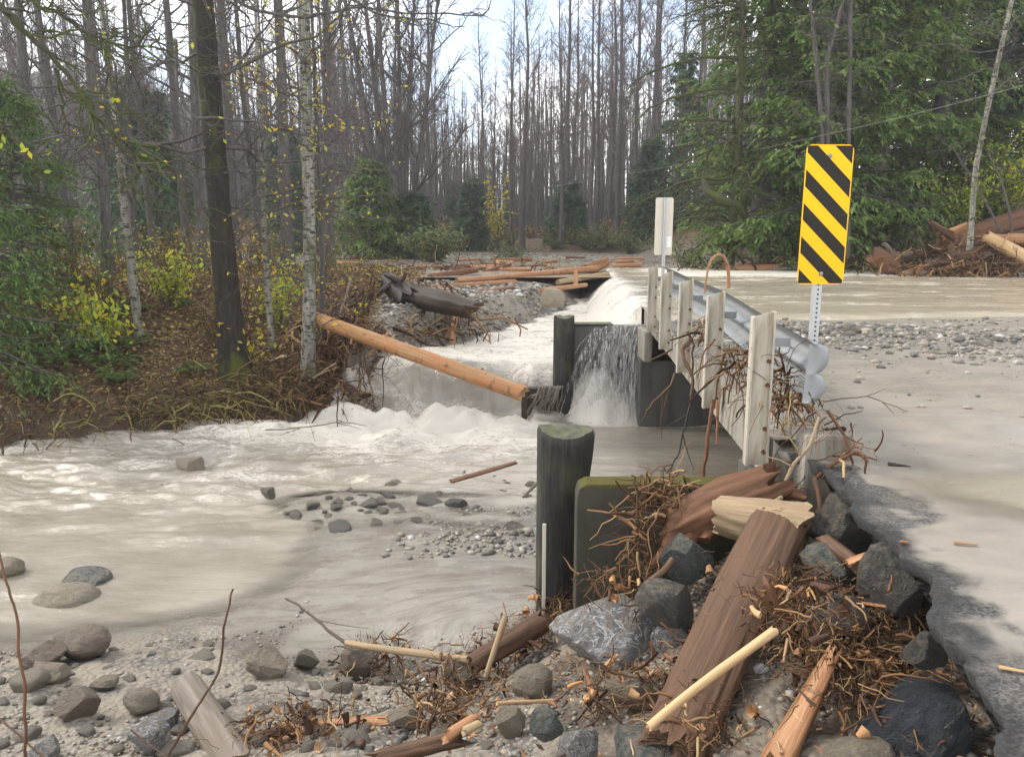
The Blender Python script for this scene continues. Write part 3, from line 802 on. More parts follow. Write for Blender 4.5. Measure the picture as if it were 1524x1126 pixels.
ex = -.03 + U * (.055 + .062 * np.sqrt(np.abs(np.sin(V * 2 * math.pi)))) + .02 * (V - .5); ey = -.02 * np.sin(U * math.pi); ez = .318 + V * .33
mb.grid(ex, ey, ez); mb.grid(ex, ey + .006, ez, flip=True)
es = mb.build('rail_end', M['steel']); es.location = (1.33 + .0765 * 4.19, 4.19, 0); es.parent = rail

# ------------------------------------------------------------------ piles and wing walls
def displaced_post(name, x, y, r, z0, z1, mat, slope=0.0, split=0.0, seed=0):
    n, k = 40, 60
    th = np.linspace(0, 2 * math.pi, n, endpoint=False)
    T, K = np.meshgrid(th, np.linspace(0, 1, k))
    Zz = (z1 - z0) * K
    rr = r * (1 + fbm(np.cos(T) * 2.2 + 9, np.sin(T) * 2.2 + Zz * .5, seed, 3) * .12 + fbm(T * 0 + np.cos(T) * 7, np.sin(T) * 7 + Zz * .25, seed + 4, 3) * .07)
    rr = rr * (1 + split * np.exp(-((Zz - (z1 - z0)) / .35) ** 2) * np.clip(np.cos(T), 0, 1))
    X = rr * np.cos(T); Y = rr * np.sin(T)
    edge = (K > .985)
    Zz = Zz + np.where(K > .93, slope * X + .02 * np.cos(T * 2), 0)
    X, Y = np.where(edge, X * .93, X), np.where(edge, Y * .93, Y)
    X = np.concatenate([X, X[:, :1]], 1); Y = np.concatenate([Y, Y[:, :1]], 1); Zz = np.concatenate([Zz, Zz[:, :1]], 1)
    mb = MB(); mb.grid(X, Y, Zz)
    ring = np.stack([X[-1, :-1], Y[-1, :-1], Zz[-1, :-1]], 1)
    inner = ring * [.5, .5, 1] + [0, 0, .006]
    m = len(ring)
    mb.add(np.vstack([ring, inner, [[0, 0, ring[:, 2].mean() + .004]]]), [(j, (j + 1) % m, m + (j + 1) % m, m + j) for j in range(m)] + [(m + j, m + (j + 1) % m, 2 * m, 2 * m) for j in range(m)])
    o = mb.build(name, mat); o.location = (x, y, z0)
    return o
s = NT('pile_timber')
a = s.noise(s.obj((24, 24, 1.6)), 1.3, 7, .65, .5); b = s.noise(s.obj((2.5, 2.5, 1.2)), 2.0, 4, .55)
zx = s.n('ShaderNodeSeparateXYZ'); s.t.links.new(s.n('ShaderNodeNewGeometry').outputs['Normal'], zx.inputs[0])
col = s.mix(s.ramp(a, [(.35, 0.0), (.7, 1.0)]), (.007, .007, .007), (.034, .032, .029)); col = s.mix(s.ramp(b, [(.5, 0.0), (.66, .7)]), col, (.06, .065, .03))
col = s.mix(s.math('MULTIPLY', s.ramp(zx.outputs[2], [(.6, 0.0), (.9, .8)]), s.ramp(s.noise(s.obj((9, 9, 9)), 1.5, 4), [(.35, .2), (.6, 1.0)])), col, (.12, .12, .05))
s.bump(a, .9, .02); M['pile'] = s.end(col, .55, .4)
p = at(831, 640, 4.95)
q = at(842, 640, 4.95)
pile = tag(displaced_post('timber_pile', q[0] - .03, 4.97, .168, -1.75, p[2] + .0, M['pile'], slope=-.05, split=.34, seed=3), 'dark wet round timber pile with a split top at the mossy wing wall', 'pile')
pf = at(839, 470, 12.35)
tag(displaced_post('timber_pile', pf[0], 12.28, .165, -2.3, pf[2], M['pile'], slope=0, seed=8), 'dark round timber pile standing in white water beside the waterfall wall', 'pile')
sp = at(809, 905, 4.72)
st = tag(bevel_box('survey_stake', sp[0] - .012, sp[0] + .012, 4.70, 4.715, -1.45, at(808, 778, 4.72)[2], M['stake'], .003), 'thin cream stake at the foot of the dark pile', 'stake')

def prism_wall(name, outline, y0, y1, mat, bev=.03):
    bm = bmesh.new()
    cx = sum(a for a, b in outline) / len(outline); cz = sum(b for a, b in outline) / len(outline); cy = (y0 + y1) / 2
    f = bm.faces.new([bm.verts.new((a - cx, y0 - cy, b - cz)) for a, b in outline])
    r = bmesh.ops.extrude_face_region(bm, geom=[f])
    for v in [g for g in r['geom'] if isinstance(g, bmesh.types.BMVert)]:
        v.co.y += y1 - y0
    bmesh.ops.recalc_face_normals(bm, faces=bm.faces[:])
    bmesh.ops.bevel(bm, geom=bm.edges[:], offset=bev, segments=3, profile=.6, affect='EDGES', clamp_overlap=True)
    me = bpy.data.meshes.new(name); bm.to_mesh(me); bm.free(); me.materials.append(mat)
    o = bpy.data.objects.new(name, me); COL.objects.link(o); o.location = (cx, cy, cz)
    return o
wl_ = at(856, 712, 4.58); wr_ = at(1232, 720, 4.4)
tag(prism_wall('wing_wall', [(wl_[0], -1.8), (wl_[0], -.32), (wl_[0] + .015, -.265), (wl_[0] + .06, -.238), (wl_[0] + .5, -.235), (1.62, -.245), (1.86, -.25), (1.86, -1.8)], 4.44, 4.60, M['conc_moss'], .012),
    'dark concrete wing wall with a mossy top edge behind the driftwood', 'wing wall')
fw = at(848, 484, 12.38)
wallf = tag(prism_wall('wing_wall', [(fw[0] - .02, -2.3), (fw[0] - .02, -.235), (2.36, -.235), (2.36, -2.3)], 12.36, 12.60, M['conc_wet'], .01), 'grey concrete wing wall with water pouring over its top', 'wing wall')
cap = bevel_box('cap_board', fw[0] - .03, 1.62, 12.33, 12.63, -.232, -.20, M['pile'], .005); child(cap, wallf)
# broken crib timber beside the far pile
c0 = at(776, 575, 12.15); c1 = at(828, 617, 12.15)
crib = empty('crib_timber', (c0[0], 12.2, c1[2]), 'broken black timber crib draped with stringy roots beside the far pile', 'timber')
for k, (dx0, dx1, hh) in enumerate(((0, .10, .42), (.104, .62, .40))):
    o = bevel_box('timber', c0[0] + dx0, c0[0] + dx1, 12.10 - .02 * (1 - k), 12.28, c1[2] - .25, c0[2] - .02 * k, M['wood_black'], .012); child(o, crib)
mb = MB()
N = 46
t = np.linspace(0, 1, 8)
x0 = rng.uniform(c0[0] + .28, c0[0] + .66, N); sw = rng.normal(0, .05, (N, 1)) - .25 * (x0[:, None] - c0[0] - .28) / .4 * -1
P = np.stack([x0[:, None] - .18 * t[None] ** 1.5 * rng.uniform(0, 1.5, (N, 1)), 12.06 - .05 * np.sin(t[None] * 3) - rng.uniform(0, .06, (N, 1)) + 0 * t, c0[2] + .03 - t[None] ** 1.3 * rng.uniform(.2, .48, (N, 1)) + .02 * np.sin(t * 9)[None]], -1)
mb.tubes(P, np.full((N, 8), .008) * rng.uniform(.6, 1.6, (N, 1)), 4)
child(mb.build('root_fringe', M['rope']), crib)

# ------------------------------------------------------------------ waterfall over the far wing wall
s = NT('falling_water')
a = s.noise(s.obj((7, 7, 3)), 3, 5, .6)
col = s.mix(a, (.38, .37, .34), (.62, .61, .58)); s.put(s.b.inputs['Alpha'], s.ramp(s.noise(s.obj((13, 9, 1.6), off=(3, 3, 3)), 2.5, 7, .72), [(.46, .0), (.66, .85)]))
M['fall'] = s.end(col, .25, .5)
mb = MB()
N = 70
t = np.linspace(0, 1, 16)
S0 = np.stack([rng.uniform(1.45, 2.28, N), rng.uniform(12.30, 12.36, N), rng.uniform(-.235, -.205, N)], 1)
ledge = rng.random(N) < .45
S0[ledge, 0] = rng.uniform(1.75, 2.12, ledge.sum()); S0[ledge, 2] = rng.uniform(-.5, -.34, ledge.sum())
v = np.stack([-np.abs(rng.normal(.55, .55, N)) * np.where(ledge, .35, 1.0), rng.uniform(-.9, -.15, N)], 1)
tl = np.sqrt(2 * (S0[:, 2] + 1.72) / 9.8)
tt = t[None] * tl[:, None]
P = np.stack([S0[:, :1] + v[:, :1] * tt, S0[:, 1:2] + v[:, 1:] * tt, S0[:, 2:] - 4.9 * tt ** 2], -1) + rng.normal(0, .008, (N, 16, 3))
mb.tubes(P, np.exp(rng.normal(-4.95, .55, (N, 1))) * (1 + .5 * fbm(tt * 9 + np.arange(N)[:, None] * 3.3, tt * 0, 3, 3)) * (1 - .4 * t[None]), 5)
X, K = np.meshgrid(np.linspace(1.5, 2.2, 50), np.linspace(0, 1, 14))
for k_ in range(15):
    sx = rng.uniform(1.55, 2.25); sz_ = -.21; wd = rng.uniform(.05, .16); vx = -abs(rng.normal(.5, .45)); vy = rng.uniform(-.8, -.15)
    if k_ % 2: sx, sz_, vx = rng.uniform(1.78, 2.12), rng.uniform(-.48, -.34), vx * .3
    U_, K_ = np.meshgrid(np.linspace(-1, 1, 12), np.linspace(0, 1, 22)); tt_ = K_ * math.sqrt(2 * (sz_ + 1.72) / 9.8)
    mb.grid(sx + vx * tt_ + U_ * wd * (1 + .4 * K_) + fbm(K_ * 6 + k_, U_ * 2, 4, 3) * .05, 12.34 + vy * tt_ + fbm(U_ * 4 + k_ * 5, K_ * 5, 6, 3) * .08, sz_ - 4.9 * tt_ ** 2)
N = 2600
i = rng.integers(0, 70, N); j = rng.integers(3, 16, N)
C = P[i, j] + rng.normal(0, .05, (N, 3)); mb.leaves(C, rng.normal(size=(N, 3)), rng.uniform(.01, .03, N), .014)
tag(mb.build('waterfall', M['fall']), kind='structure')

# ------------------------------------------------------------------ signs
s = NT('perforated_steel')
xyz = s.n('ShaderNodeSeparateXYZ'); s.t.links.new(s.tc.outputs['Object'], xyz.inputs[0])
fz_n = s.math('SUBTRACT', s.math('FRACT', s.math('MULTIPLY', xyz.outputs[2], 1 / .0275)), .5)
d_ = s.math('SQRT', s.math('ADD', s.math('POWER', s.math('MULTIPLY', fz_n, .0275), 2.0), s.math('POWER', xyz.outputs[0], 2.0)))
hole = s.math('LESS_THAN', d_, .0062)
a = s.noise(s.obj((4, 4, 4)), 5, 5)
s.put(s.b.inputs['Metallic'], .5)
M['perf'] = s.end(s.mix(hole, s.mix(a, (.36, .37, .37), (.48, .49, .49)), (.03, .03, .03)), .5, .4, .4)

def rounded_panel(name, wd, ht, th, r, mat):
    bm = bmesh.new(); pts = []
    for cx, cz, a0 in ((wd / 2 - r, ht / 2 - r, 0), (-wd / 2 + r, ht / 2 - r, 90), (-wd / 2 + r, -ht / 2 + r, 180), (wd / 2 - r, -ht / 2 + r, 270)):
        for k in range(7):
            a_ = math.radians(a0 + k * 15); pts.append((cx + r * math.cos(a_), -th / 2, cz + r * math.sin(a_)))
    f = bm.faces.new([bm.verts.new(p_) for p_ in pts])
    r_ = bmesh.ops.extrude_face_region(bm, geom=[f])
    for v_ in [g for g in r_['geom'] if isinstance(g, bmesh.types.BMVert)]:
        v_.co.y += th
    bmesh.ops.recalc_face_normals(bm, faces=bm.faces[:])
    me = bpy.data.meshes.new(name); bm.to_mesh(me); bm.free(); me.materials.append(mat)
    o = bpy.data.objects.new(name, me); COL.objects.link(o)
    return o
ys = 4.62
pc = at(1225, 321, ys)
hz = empty('hazard_marker', (pc[0], ys, 0), 'tall yellow and black striped hazard marker sign on a perforated steel post', 'sign')
panel = rounded_panel('panel', SW, SH, .004, .032, M['hazard']); panel.parent = hz; panel.location = (0, -.030, pc[2]); panel.rotation_euler = (0, math.radians(.3), 0)
mb = MB(); mb.box(-.022, .022, -.022, .022, 0, pc[2] + SH / 2 - .02 + .2)
po = mb.build('post', M['perf'], smooth_=False); po.parent = hz; po.location = (-.006, 0, -.2)
bm_ = bmesh.new()
bmesh.ops.create_uvsphere(bm_, u_segments=12, v_segments=8, radius=.013)
me = bpy.data.meshes.new('bolt'); bm_.to_mesh(me); bm_.free(); me.materials.append(M['steel'])
for dz in (.335, -.335):
    b = bpy.data.objects.new('bolt', me); COL.objects.link(b); b.parent = panel; b.location = (0, -.006, dz); b.scale = (1, .7, 1)
yf = 12.0
pc = at(988.5, 337, yf)
sb = empty('sign_back', (pc[0], yf, 0), 'plain beige back of a small sign at the far end of the guardrail', 'sign')
pn = rounded_panel('panel', .272, .86, .004, .03, M['sign_back']); pn.parent = sb; pn.location = (0, .03, pc[2])
mb = MB(); mb.box(-.022, .022, -.022, .022, 0, pc[2] + .43 + .3)
po = mb.build('post', M['perf'], smooth_=False); po.parent = sb; po.location = (.005, 0, -.3)
stt = bevel_box('sticker', -.035, .035, -.001, .001, -.08, .08, M['white'], .0005); stt.parent = pn; stt.location = (.085, -.004, -.23)
# overhead wire
mb = MB()
a0, a1, a2 = at(1600, 105, 14), at(1100, 228, 26), at(800, 281, 42)
t = np.linspace(0, 1, 40)[:, None]
P = a0 * (1 - t) ** 2 + (2 * a1 - .5 * a0 - .5 * a2) * 2 * t * (1 - t) + a2 * t ** 2
mb.tubes(P, np.full(40, .0045), 5); tag(mb.build('overhead_wire', M['wire']), 'thin grey overhead wire sagging across the conifers above the road', 'wire')

# ------------------------------------------------------------------ rocks
ROCKS = {}
def rock_mesh(seed, angular, sub, mat):
    key = (seed, angular, sub, mat)
    if key in ROCKS:
        return ROCKS[key]
    bm = bmesh.new(); bmesh.ops.create_icosphere(bm, subdivisions=sub, radius=1)
    V = np.array([v.co[:] for v in bm.verts])
    rg = np.random.default_rng(seed)
    def n3(P, sc_, sd, o=4):
        return (fbm(P[:, 0] * sc_ + P[:, 2] * .7, P[:, 1] * sc_, sd, o) + fbm(P[:, 1] * sc_ + 3, P[:, 2] * sc_ + P[:, 0] * .5, sd + 5, o)) * .6
    V = V * (1 + .30 * n3(V, 1.1, seed)[:, None])
    if angular:
        for _ in range(16):
            n_ = rg.normal(size=3); n_ /= np.linalg.norm(n_); d = rg.uniform(.52, .86)
            e = np.maximum(V @ n_ - d, 0); V = V - n_[None] * e[:, None] * .94
        V = V * (1 + .06 * n3(V, 4, seed + 9)[:, None] + (.022 * n3(V, 15, seed + 19, 3)[:, None] if sub > 3 else 0))
    else:
        for _ in range(4):
            n_ = rg.normal(size=3); n_ /= np.linalg.norm(n_); d = rg.uniform(.7, .95)
            e = np.maximum(V @ n_ - d, 0); V = V - n_[None] * e[:, None] * .7
        V = V * (1 + .03 * n3(V, 4, seed + 9)[:, None] + (.010 * n3(V, 15, seed + 19, 3)[:, None] if sub > 3 else 0))
    V /= np.abs(V).max(0)[None]
    for v, c in zip(bm.verts, V): v.co = c
    for f in bm.faces: f.smooth = True
    me = bpy.data.meshes.new('rock'); bm.to_mesh(me); bm.free(); me.materials.append(M[mat])
    ROCKS[key] = me
    return me

def rock(px0, py0, px1, py1, mat, label, seed, angular=True, name='boulder', cat='boulder', roll=0.0, Y=None, deep=.8, sub=5, lift=0):
    mx_ = (px0 + px1) / 2
    if Y is None:
        Y = hit(mx_, py1 - .12 * (py1 - py0))[1] + .0
    c = at(mx_, (py0 + py1) / 2, Y)
    dep = c[1] * CP + (CAM_H - c[2]) * SP
    hx, hz_ = (px1 - px0) / 2 / F_PX * dep, (py1 - py0) / 2 / F_PX * dep
    o = bpy.data.objects.new(name, rock_mesh(seed, angular, sub, mat)); COL.objects.link(o)
    o.location = (c[0], c[1] + hx * deep * .35, c[2] + lift)
    o.scale = (hx * 1.06, hx * deep, hz_ * 1.08); o.rotation_euler = (0, roll, 0)
    return tag(o, label, cat)

R = rock
R(828, 893, 1000, 1018, 'rock_marble', 'large grey boulder with white marbling lying in front of the wing wall', 11, roll=.35, Y=3.75)
R(955, 848, 1038, 955, 'rock_dark', 'dark flat sided slab of rock leaning beside the brown split log', 12, roll=-.5, Y=3.6)
R(984, 792, 1064, 872, 'rock_green', 'greenish boulder under the red stump against the wing wall', 13, Y=3.95)
R(1196, 820, 1304, 892, 'rock_green', 'pale green angular boulder below the torn asphalt edge', 14, roll=.35, Y=3.35)
R(1206, 878, 1306, 985, 'rock_grey', 'grey boulder with a white streaked top among the root litter', 15, Y=2.95)
R(1085, 905, 1215, 1040, 'rock_brown', 'brown mud coated boulder beneath the pale stick', 16, Y=3.15)
R(972, 930, 1040, 990, 'rock_marble', 'small grey boulder wedged between dark slab and brown split log', 17, Y=3.55)
R(1286, 818, 1392, 918, 'rock_dark', 'black wet boulder tucked under the broken asphalt', 18, Y=3.0)
R(1210, 740, 1330, 830, 'rock_dark', 'dark boulder behind the pale log under the road edge', 19, Y=3.7)
R(1280, 1000, 1450, 1240, 'rock_blueblack', 'large blue black wet boulder under the road edge', 58, Y=2.4, roll=.6)
R(1345, 945, 1412, 1010, 'rock_dark', 'small dark brown boulder at the crumbling asphalt edge', 21, Y=2.5)
R(784, 1058, 838, 1108, 'rock_green', 'green stone with white veins near the grey flecked stone', 22, Y=2.95)
R(832, 1086, 902, 1150, 'rock_marble', 'grey white flecked stone beside the green veined stone', 23, Y=2.75)
R(898, 1088, 1034, 1170, 'rock_green', 'broad green stone with a white streak beneath the end of the plank', 24, Y=2.65)
R(1238, 1112, 1345, 1160, 'rock_tan', 'pale smooth stone beside the split orange stake', 25, False, Y=2.3)
R(762, 994, 826, 1046, 'rock_tan', 'rounded tan stone sitting on the silt below the brown log', 26, False)
R(738, 1050, 784, 1106, 'rock_tan', 'upright pointed tan stone on the silt', 27)
R(500, 958, 554, 1014, 'rock_brown', 'brown block shaped stone under the end of the thin pole', 28)
R(655, 985, 706, 1030, 'rock_dark', 'dark rounded stone under the thin pole near the log', 29, False)
R(362, 968, 428, 1018, 'rock_tan', 'tan angular stone on fine gravel by the water', 30)
R(430, 968, 474, 1000, 'stone_wet', 'dark grey wet stone at the water edge', 31)
R(76, 933, 162, 986, 'rock_brown', 'brown rounded boulder half in the muddy water', 32, False)
R(28, 958, 98, 1000, 'rock_brown', 'dark stone beside the brown rounded boulder at the water', 33)
R(88, 833, 162, 878, 'rock_green', 'greenish rounded boulder with water washing over it', 34, False, Y=6.3, lift=-.09)
R(46, 858, 140, 912, 'rock_tan', 'tan boulder awash in front of the greenish boulder', 35, False, Y=5.95, lift=-.10)
R(-20, 832, 30, 862, 'rock_tan', 'pale stone breaking the muddy water behind a bare twig', 36, False, Y=6.4)
R(258, 662, 308, 712, 'rock_tan', 'pale sandy boulder with the rapids splashing round it', 38, Y=9.6, lift=-.10)
R(386, 722, 412, 744, 'stone_wet', 'small dark rock poking from the fast water', 38, Y=8.4)
R(182, 1065, 250, 1130, 'rock_marble', 'pale grey angular stone beside the short log', 39)
R(180, 1028, 232, 1070, 'rock_tan', 'tan rounded stone behind the pale grey angular stone', 40, False)
R(222, 1060, 268, 1092, 'rock_marble', 'grey stone with a white top touching the short log', 41)
R(38, 985, 96, 1024, 'rock_tan', 'tan angular stone on the upper gravel behind a bare twig', 42)
R(70, 1030, 140, 1080, 'rock_brown', 'broad mud covered stone embedded in the gravel', 43)
R(40, 1100, 90, 1140, 'rock_marble', 'white streaked stone at the foot of a bare twig', 44)
R(128, 1010, 172, 1030, 'rock_tan', 'flat tan stone lying in the gravel', 45)
R(805, 428, 842, 458, 'rock_tan', 'pale round boulder on the gravel bar above the white water', 46, False, Y=15.6)
R(662, 742, 700, 760, 'stone_wet', 'flat dark stone beside the sky reflecting puddle', 47)
R(668, 1000, 712, 1038, 'rock_dark', 'dark muddy stone under the brown log', 48)
R(575, 1055, 640, 1090, 'rock_tan', 'long pale stone half buried in the bark litter', 49)
R(905, 1010, 985, 1060, 'rock_brown', 'muddy brown stone under the lower end of the plank', 50, Y=3.1)

# loose stones scattered where the water left them
def scatter(n, pick, sizes, mat, name, label, group, flat=.6, seeds=(61, 62, 63, 64, 65, 66), ang=(0, 1, 1, 1, 0, 1), zfun=GZ, sub=3, sink=.36):
    k = 0; tries = 0; placed = []
    while k < n and tries < n * 60:
        tries += 1
        p_ = pick()
        if p_ is None: continue
        r_ = sizes()
        if any((p_[0] - a) ** 2 + (p_[1] - b) ** 2 < ((r_ + c) * .8) ** 2 for a, b, c in placed): continue
        placed.append((p_[0], p_[1], r_))
        z = float(zfun(np.array([p_[0]]), np.array([p_[1]]))[0])
        j = random.randrange(len(seeds))
        o = bpy.data.objects.new(name, rock_mesh(seeds[j], bool(ang[j]), sub, mat)); COL.objects.link(o)
        f_ = random.uniform(flat * .7, min(1, flat * 1.35))
        o.location = (p_[0], p_[1], z + r_ * f_ * (1 - 2 * sink) * .8)
        o.scale = (r_ * random.uniform(.85, 1.25), r_ * random.uniform(.7, 1.0), r_ * f_)
        o.rotation_euler = (random.uniform(-.25, .25), random.uniform(-.25, .25), random.uniform(0, 6.28))
        tag(o, label, 'stone', group); k += 1
    return placed
def pick_px(x0, x1, y0, y1, test=None):
    def f():
        px, py = random.uniform(x0, x1), random.uniform(y0, y1)
        p_ = hit(px, py)
        if test is not None and not test(px, py, p_): return None
        return p_
    return f
def bank_test(px, py, p_):
    line = np.interp(px, [-100, 0, 200, 330, 480, 560, 700, 800], [985, 975, 958, 948, 985, 1010, 1050, 1120])
    return py > line and p_[1] < 5.6
scatter(125, pick_px(-60, 760, 950, 1126, bank_test), lambda: min(.15, .032 * math.exp(random.gauss(.15, .5))), 'stone', 'river_stone', 'rounded grey river stone lying on the muddy gravel bank beside the near water', 'stones on the near gravel bank')
spit = [(445, 775), (470, 750), (520, 735), (560, 745), (600, 735), (640, 745), (690, 750), (760, 770), (790, 720), (730, 700), (620, 760), (545, 765), (500, 770)]
def pick_spit():
    a = random.choice(spit); px, py = a[0] + random.gauss(0, 22), a[1] + random.gauss(0, 9)
    if px > 800: return None
    p_ = on(px, py, -1.72); p_[2] = max(g1(p_[0], p_[1]), -1.79); return p_
scatter(75, pick_spit, lambda: min(.17, .062 * math.exp(random.gauss(0, .45))), 'stone_wet', 'river_stone', 'wet dark grey stone on the low stone spit in the shallow creek', 'stones on the midstream spit', flat=.5, zfun=lambda x, y: np.maximum(GZ(x, y), -1.775))
def pick_road():
    y = random.gauss(8.6, 1.5); x = float(xe(y)) + .25 + abs(random.gauss(0, 2.2))
    if y < 5.0 or y > 11.0 or x > 9: return None
    if random.random() > math.exp(-((y - 8.9) / 1.6) ** 2) + .12 * (x < 3.2): return None
    return np.array([x, y, 0])
scatter(95, pick_road, lambda: min(.11, .042 * math.exp(random.gauss(0, .4))), 'stone', 'road_stone', 'grey stone washed onto the silted road behind the guardrail', 'stones washed onto the road', flat=.5, zfun=road_z)

def gravel(name, P, r, mat, kind='stuff'):
    """countless small stones: one object"""
    base = []
    bm = bmesh.new(); bmesh.ops.create_icosphere(bm, subdivisions=1, radius=1)
    V0 = np.array([v.co[:] for v in bm.verts]); F0 = np.array([[v.index for v in f.verts] for f in bm.faces]); bm.free()
    N = len(P)
    V = V0[None] * (1 + rng.normal(0, .16, (N, len(V0), 1)))
    V = V * (r[:, None, None] * np.stack([rng.uniform(.8, 1.3, N), rng.uniform(.7, 1.1, N), rng.uniform(.4, .75, N)], 1)[:, None, :])
    a_ = rng.uniform(0, 6.28, N); c_, s_ = np.cos(a_)[:, None], np.sin(a_)[:, None]
    V = np.stack([V[:, :, 0] * c_ - V[:, :, 1] * s_, V[:, :, 0] * s_ + V[:, :, 1] * c_, V[:, :, 2]], -1) + P[:, None, :]
    F = (F0[None] + (np.arange(N) * len(V0))[:, None, None]).reshape(-1, 3)
    mb = MB(); mb.add(V.reshape(-1, 3), np.hstack([F, F[:, -1:]]))
    return tag(mb.build(name, mat), kind=kind)
s = NT('gravel_stone')
isl = s.island()
col = s.ramp(isl, [(0, (.06, .056, .05)), (.3, (.14, .13, .112)), (.55, (.21, .19, .155)), (.8, (.28, .235, .17)), (.96, (.3, .285, .255)), (1, (.5, .49, .47))])
s.bump(s.noise(s.obj((30, 30, 30)), 2, 3), .3, .01); M['gravel'] = s.end(col, .55, .4)
def gpts(x0, x1, y0, y1, N, dens, zf):
    x, y = rng.uniform(x0, x1, N), rng.uniform(y0, y1, N)
    k = rng.random(N) < dens(x, y); x, y = x[k], y[k]
    return np.stack([x, y, zf(x, y)], 1)
d1 = lambda x, y: (near_z(x, y) > -1.73) * np.clip(.25 + fbm(x * 1.6, y * 1.6, 33, 4) * 1.6 + .5 * (x > -1) * (y < 4.4), 0.03, 1) * (1 - smooth(.12, -.12, np.abs(x + .4) - 1.3) * smooth(.2, -.2, np.abs(y - 5.9) - .9)) * (np.abs(x) < y * .85) * (x < 1.75)
P = gpts(-5.5, 1.9, 2.3, 6.0, 34000, d1, near_z)
r_ = np.minimum(.035, .0085 * np.exp(rng.normal(0, .55, len(P)))); P[:, 2] += r_ * .2; gravel('gravel', P, r_, M['gravel'])
d2 = lambda x, y: (x > xe(y) + .15) * np.clip(1.3 * np.exp(-((x - 3.0) / 2.6) ** 2 - ((y - 8.9) / 1.35) ** 2) + .05 + fbm(x * 1.1, y * 1.1, 34, 4) * .5, 0.022, 1)
P = gpts(1.5, 9, 4.9, 11.2, 15000, d2, road_z)
r_ = np.minimum(.055, .018 * np.exp(rng.normal(0, .5, len(P)))); P[:, 2] += r_ * .25; gravel('road_gravel', P, r_, M['gravel'])
d3 = lambda x, y: (sdist(x, y) > .05) * np.clip(.6 + fbm(x * .8, y * .8, 35, 3), .1, 1)
P = gpts(-2.6, 2.2, 12.9, 21, 9000, d3, far_z)
r_ = np.minimum(.10, .03 * np.exp(rng.normal(0, .5, len(P)))); P[:, 2] += r_ * .25; gravel('bar_gravel', P, r_, M['gravel'])
d4 = lambda x, y: ((x - 1.0) / 1.1 < 1) * .9 * (x > -.5) + 0 * y
P = gpts(-1.3, .75, 6.6, 8.6, 1500, lambda x, y: np.clip(.7 - ((x + .3) / 1.1) ** 2 + fbm(x * 2, y * 2, 36, 3), 0, 1), lambda x, y: np.maximum(GZ(x, y), -1.77))
r_ = np.minimum(.06, .018 * np.exp(rng.normal(0, .5, len(P)))); P[:, 2] += r_ * .2; gravel('spit_gravel', P, r_, M['gravel'])

# ------------------------------------------------------------------ driftwood
def log(name, p0, p1, r0, r1, mat, label, cat='log', group=None, flat=1.0, roll=0.0, bend=0.0, rag=.5, knots=0, seed=0, sides=22, rings=36, rough=.10, parent=None, ends=None):
    p0, p1 = Vector(p0), Vector(p1)
    ax = p1 - p0; L = ax.length
    K, T = np.meshgrid(np.linspace(0, 1, rings), np.linspace(0, 2 * math.pi, sides + 1), indexing='ij')
    rr = r0 + (r1 - r0) * K
    rr = rr * (1 + rough * 1.6 * fbm(np.cos(T) * 1.5 + seed, np.sin(T) * 1.5 + K * L / max(r0, .01) * .16, seed, 4) + rough * .9 * fbm(np.cos(T) * 5 + seed, np.sin(T) * 5 + K * L / max(r0, .01) * .05, seed + 2, 3))
    rr = rr * (1 + rough * .5 * fbm(np.cos(T) * 11 + seed, np.sin(T) * 11 + K * L / max(r0, .01) * .03, seed + 8, 3))
    X = rr * np.cos(T); Y = rr * np.sin(T) * flat
    Z = L * K
    jag = fbm(np.cos(T[0]) * 3 + seed, np.sin(T[0]) * 3, seed + 5, 4)
    e0 = np.clip(1 - K * rings / 4, 0, 1); e1 = np.clip(1 - (1 - K) * rings / 4, 0, 1)
    Z = Z + (jag[None] * rag * r0) * e0 * 2 + (np.roll(jag, 5)[None] * rag * r1) * e1 * 2
    X = X + bend * L * (4 * K * (1 - K)); Y = Y + .4 * bend * L * np.sin(K * 5 + seed)
    X[:, -1], Y[:, -1], Z[:, -1] = X[:, 0], Y[:, 0], Z[:, 0]
    mb = MB(); mb.grid(X, Y, Z, flip=False)
    for rw, o_ in ((0, 1), (rings - 1, -1)):
        ring = np.stack([X[rw, :-1], Y[rw, :-1], Z[rw, :-1]], 1)
        c = ring.mean(0); inn = c + (ring - c) * .55 + [0, 0, o_ * rag * r0 * .25]
        m = len(ring)
        fs = [(j, (j + 1) % m, m + (j + 1) % m, m + j) for j in range(m)] + [(m + j, m + (j + 1) % m, 2 * m, 2 * m) for j in range(m)]
        mb.add(np.vstack([ring, inn, c[None] + [[0, 0, o_ * rag * r0 * .2]]]), fs, 1 if ends else 0)
    rg = np.random.default_rng(seed + 100)
    for _ in range(knots):
        k = rg.uniform(.1, .9); a_ = rg.uniform(0, 6.28); r_ = r0 + (r1 - r0) * k
        b = np.array([r_ * math.cos(a_) * .9 + bend * L * 4 * k * (1 - k), r_ * math.sin(a_) * .9 * flat, L * k])
        d = np.array([math.cos(a_), math.sin(a_) * flat, rg.uniform(.2, .8)])
        ln = rg.uniform(.3, 1.0) * r_
        mb.tubes(np.stack([b, b + d * ln * .6, b + d * ln]), np.array([.2, .16, .10]) * r_, 7, cap=True)
    o = mb.build(name, [M[mat]] + ([M[ends]] if ends else []))
    o.matrix_world = Matrix.Translation(p0) @ ax.to_track_quat('Z', 'Y').to_matrix().to_4x4() @ Matrix.Rotation(roll, 4, 'Z')
    if parent is not None:
        o.parent = parent; o.matrix_parent_inverse = parent.matrix_world.inverted() if parent.type != 'EMPTY' else Matrix.Translation(-Vector(parent.location))
        return o
    return tag(o, label, cat, group)

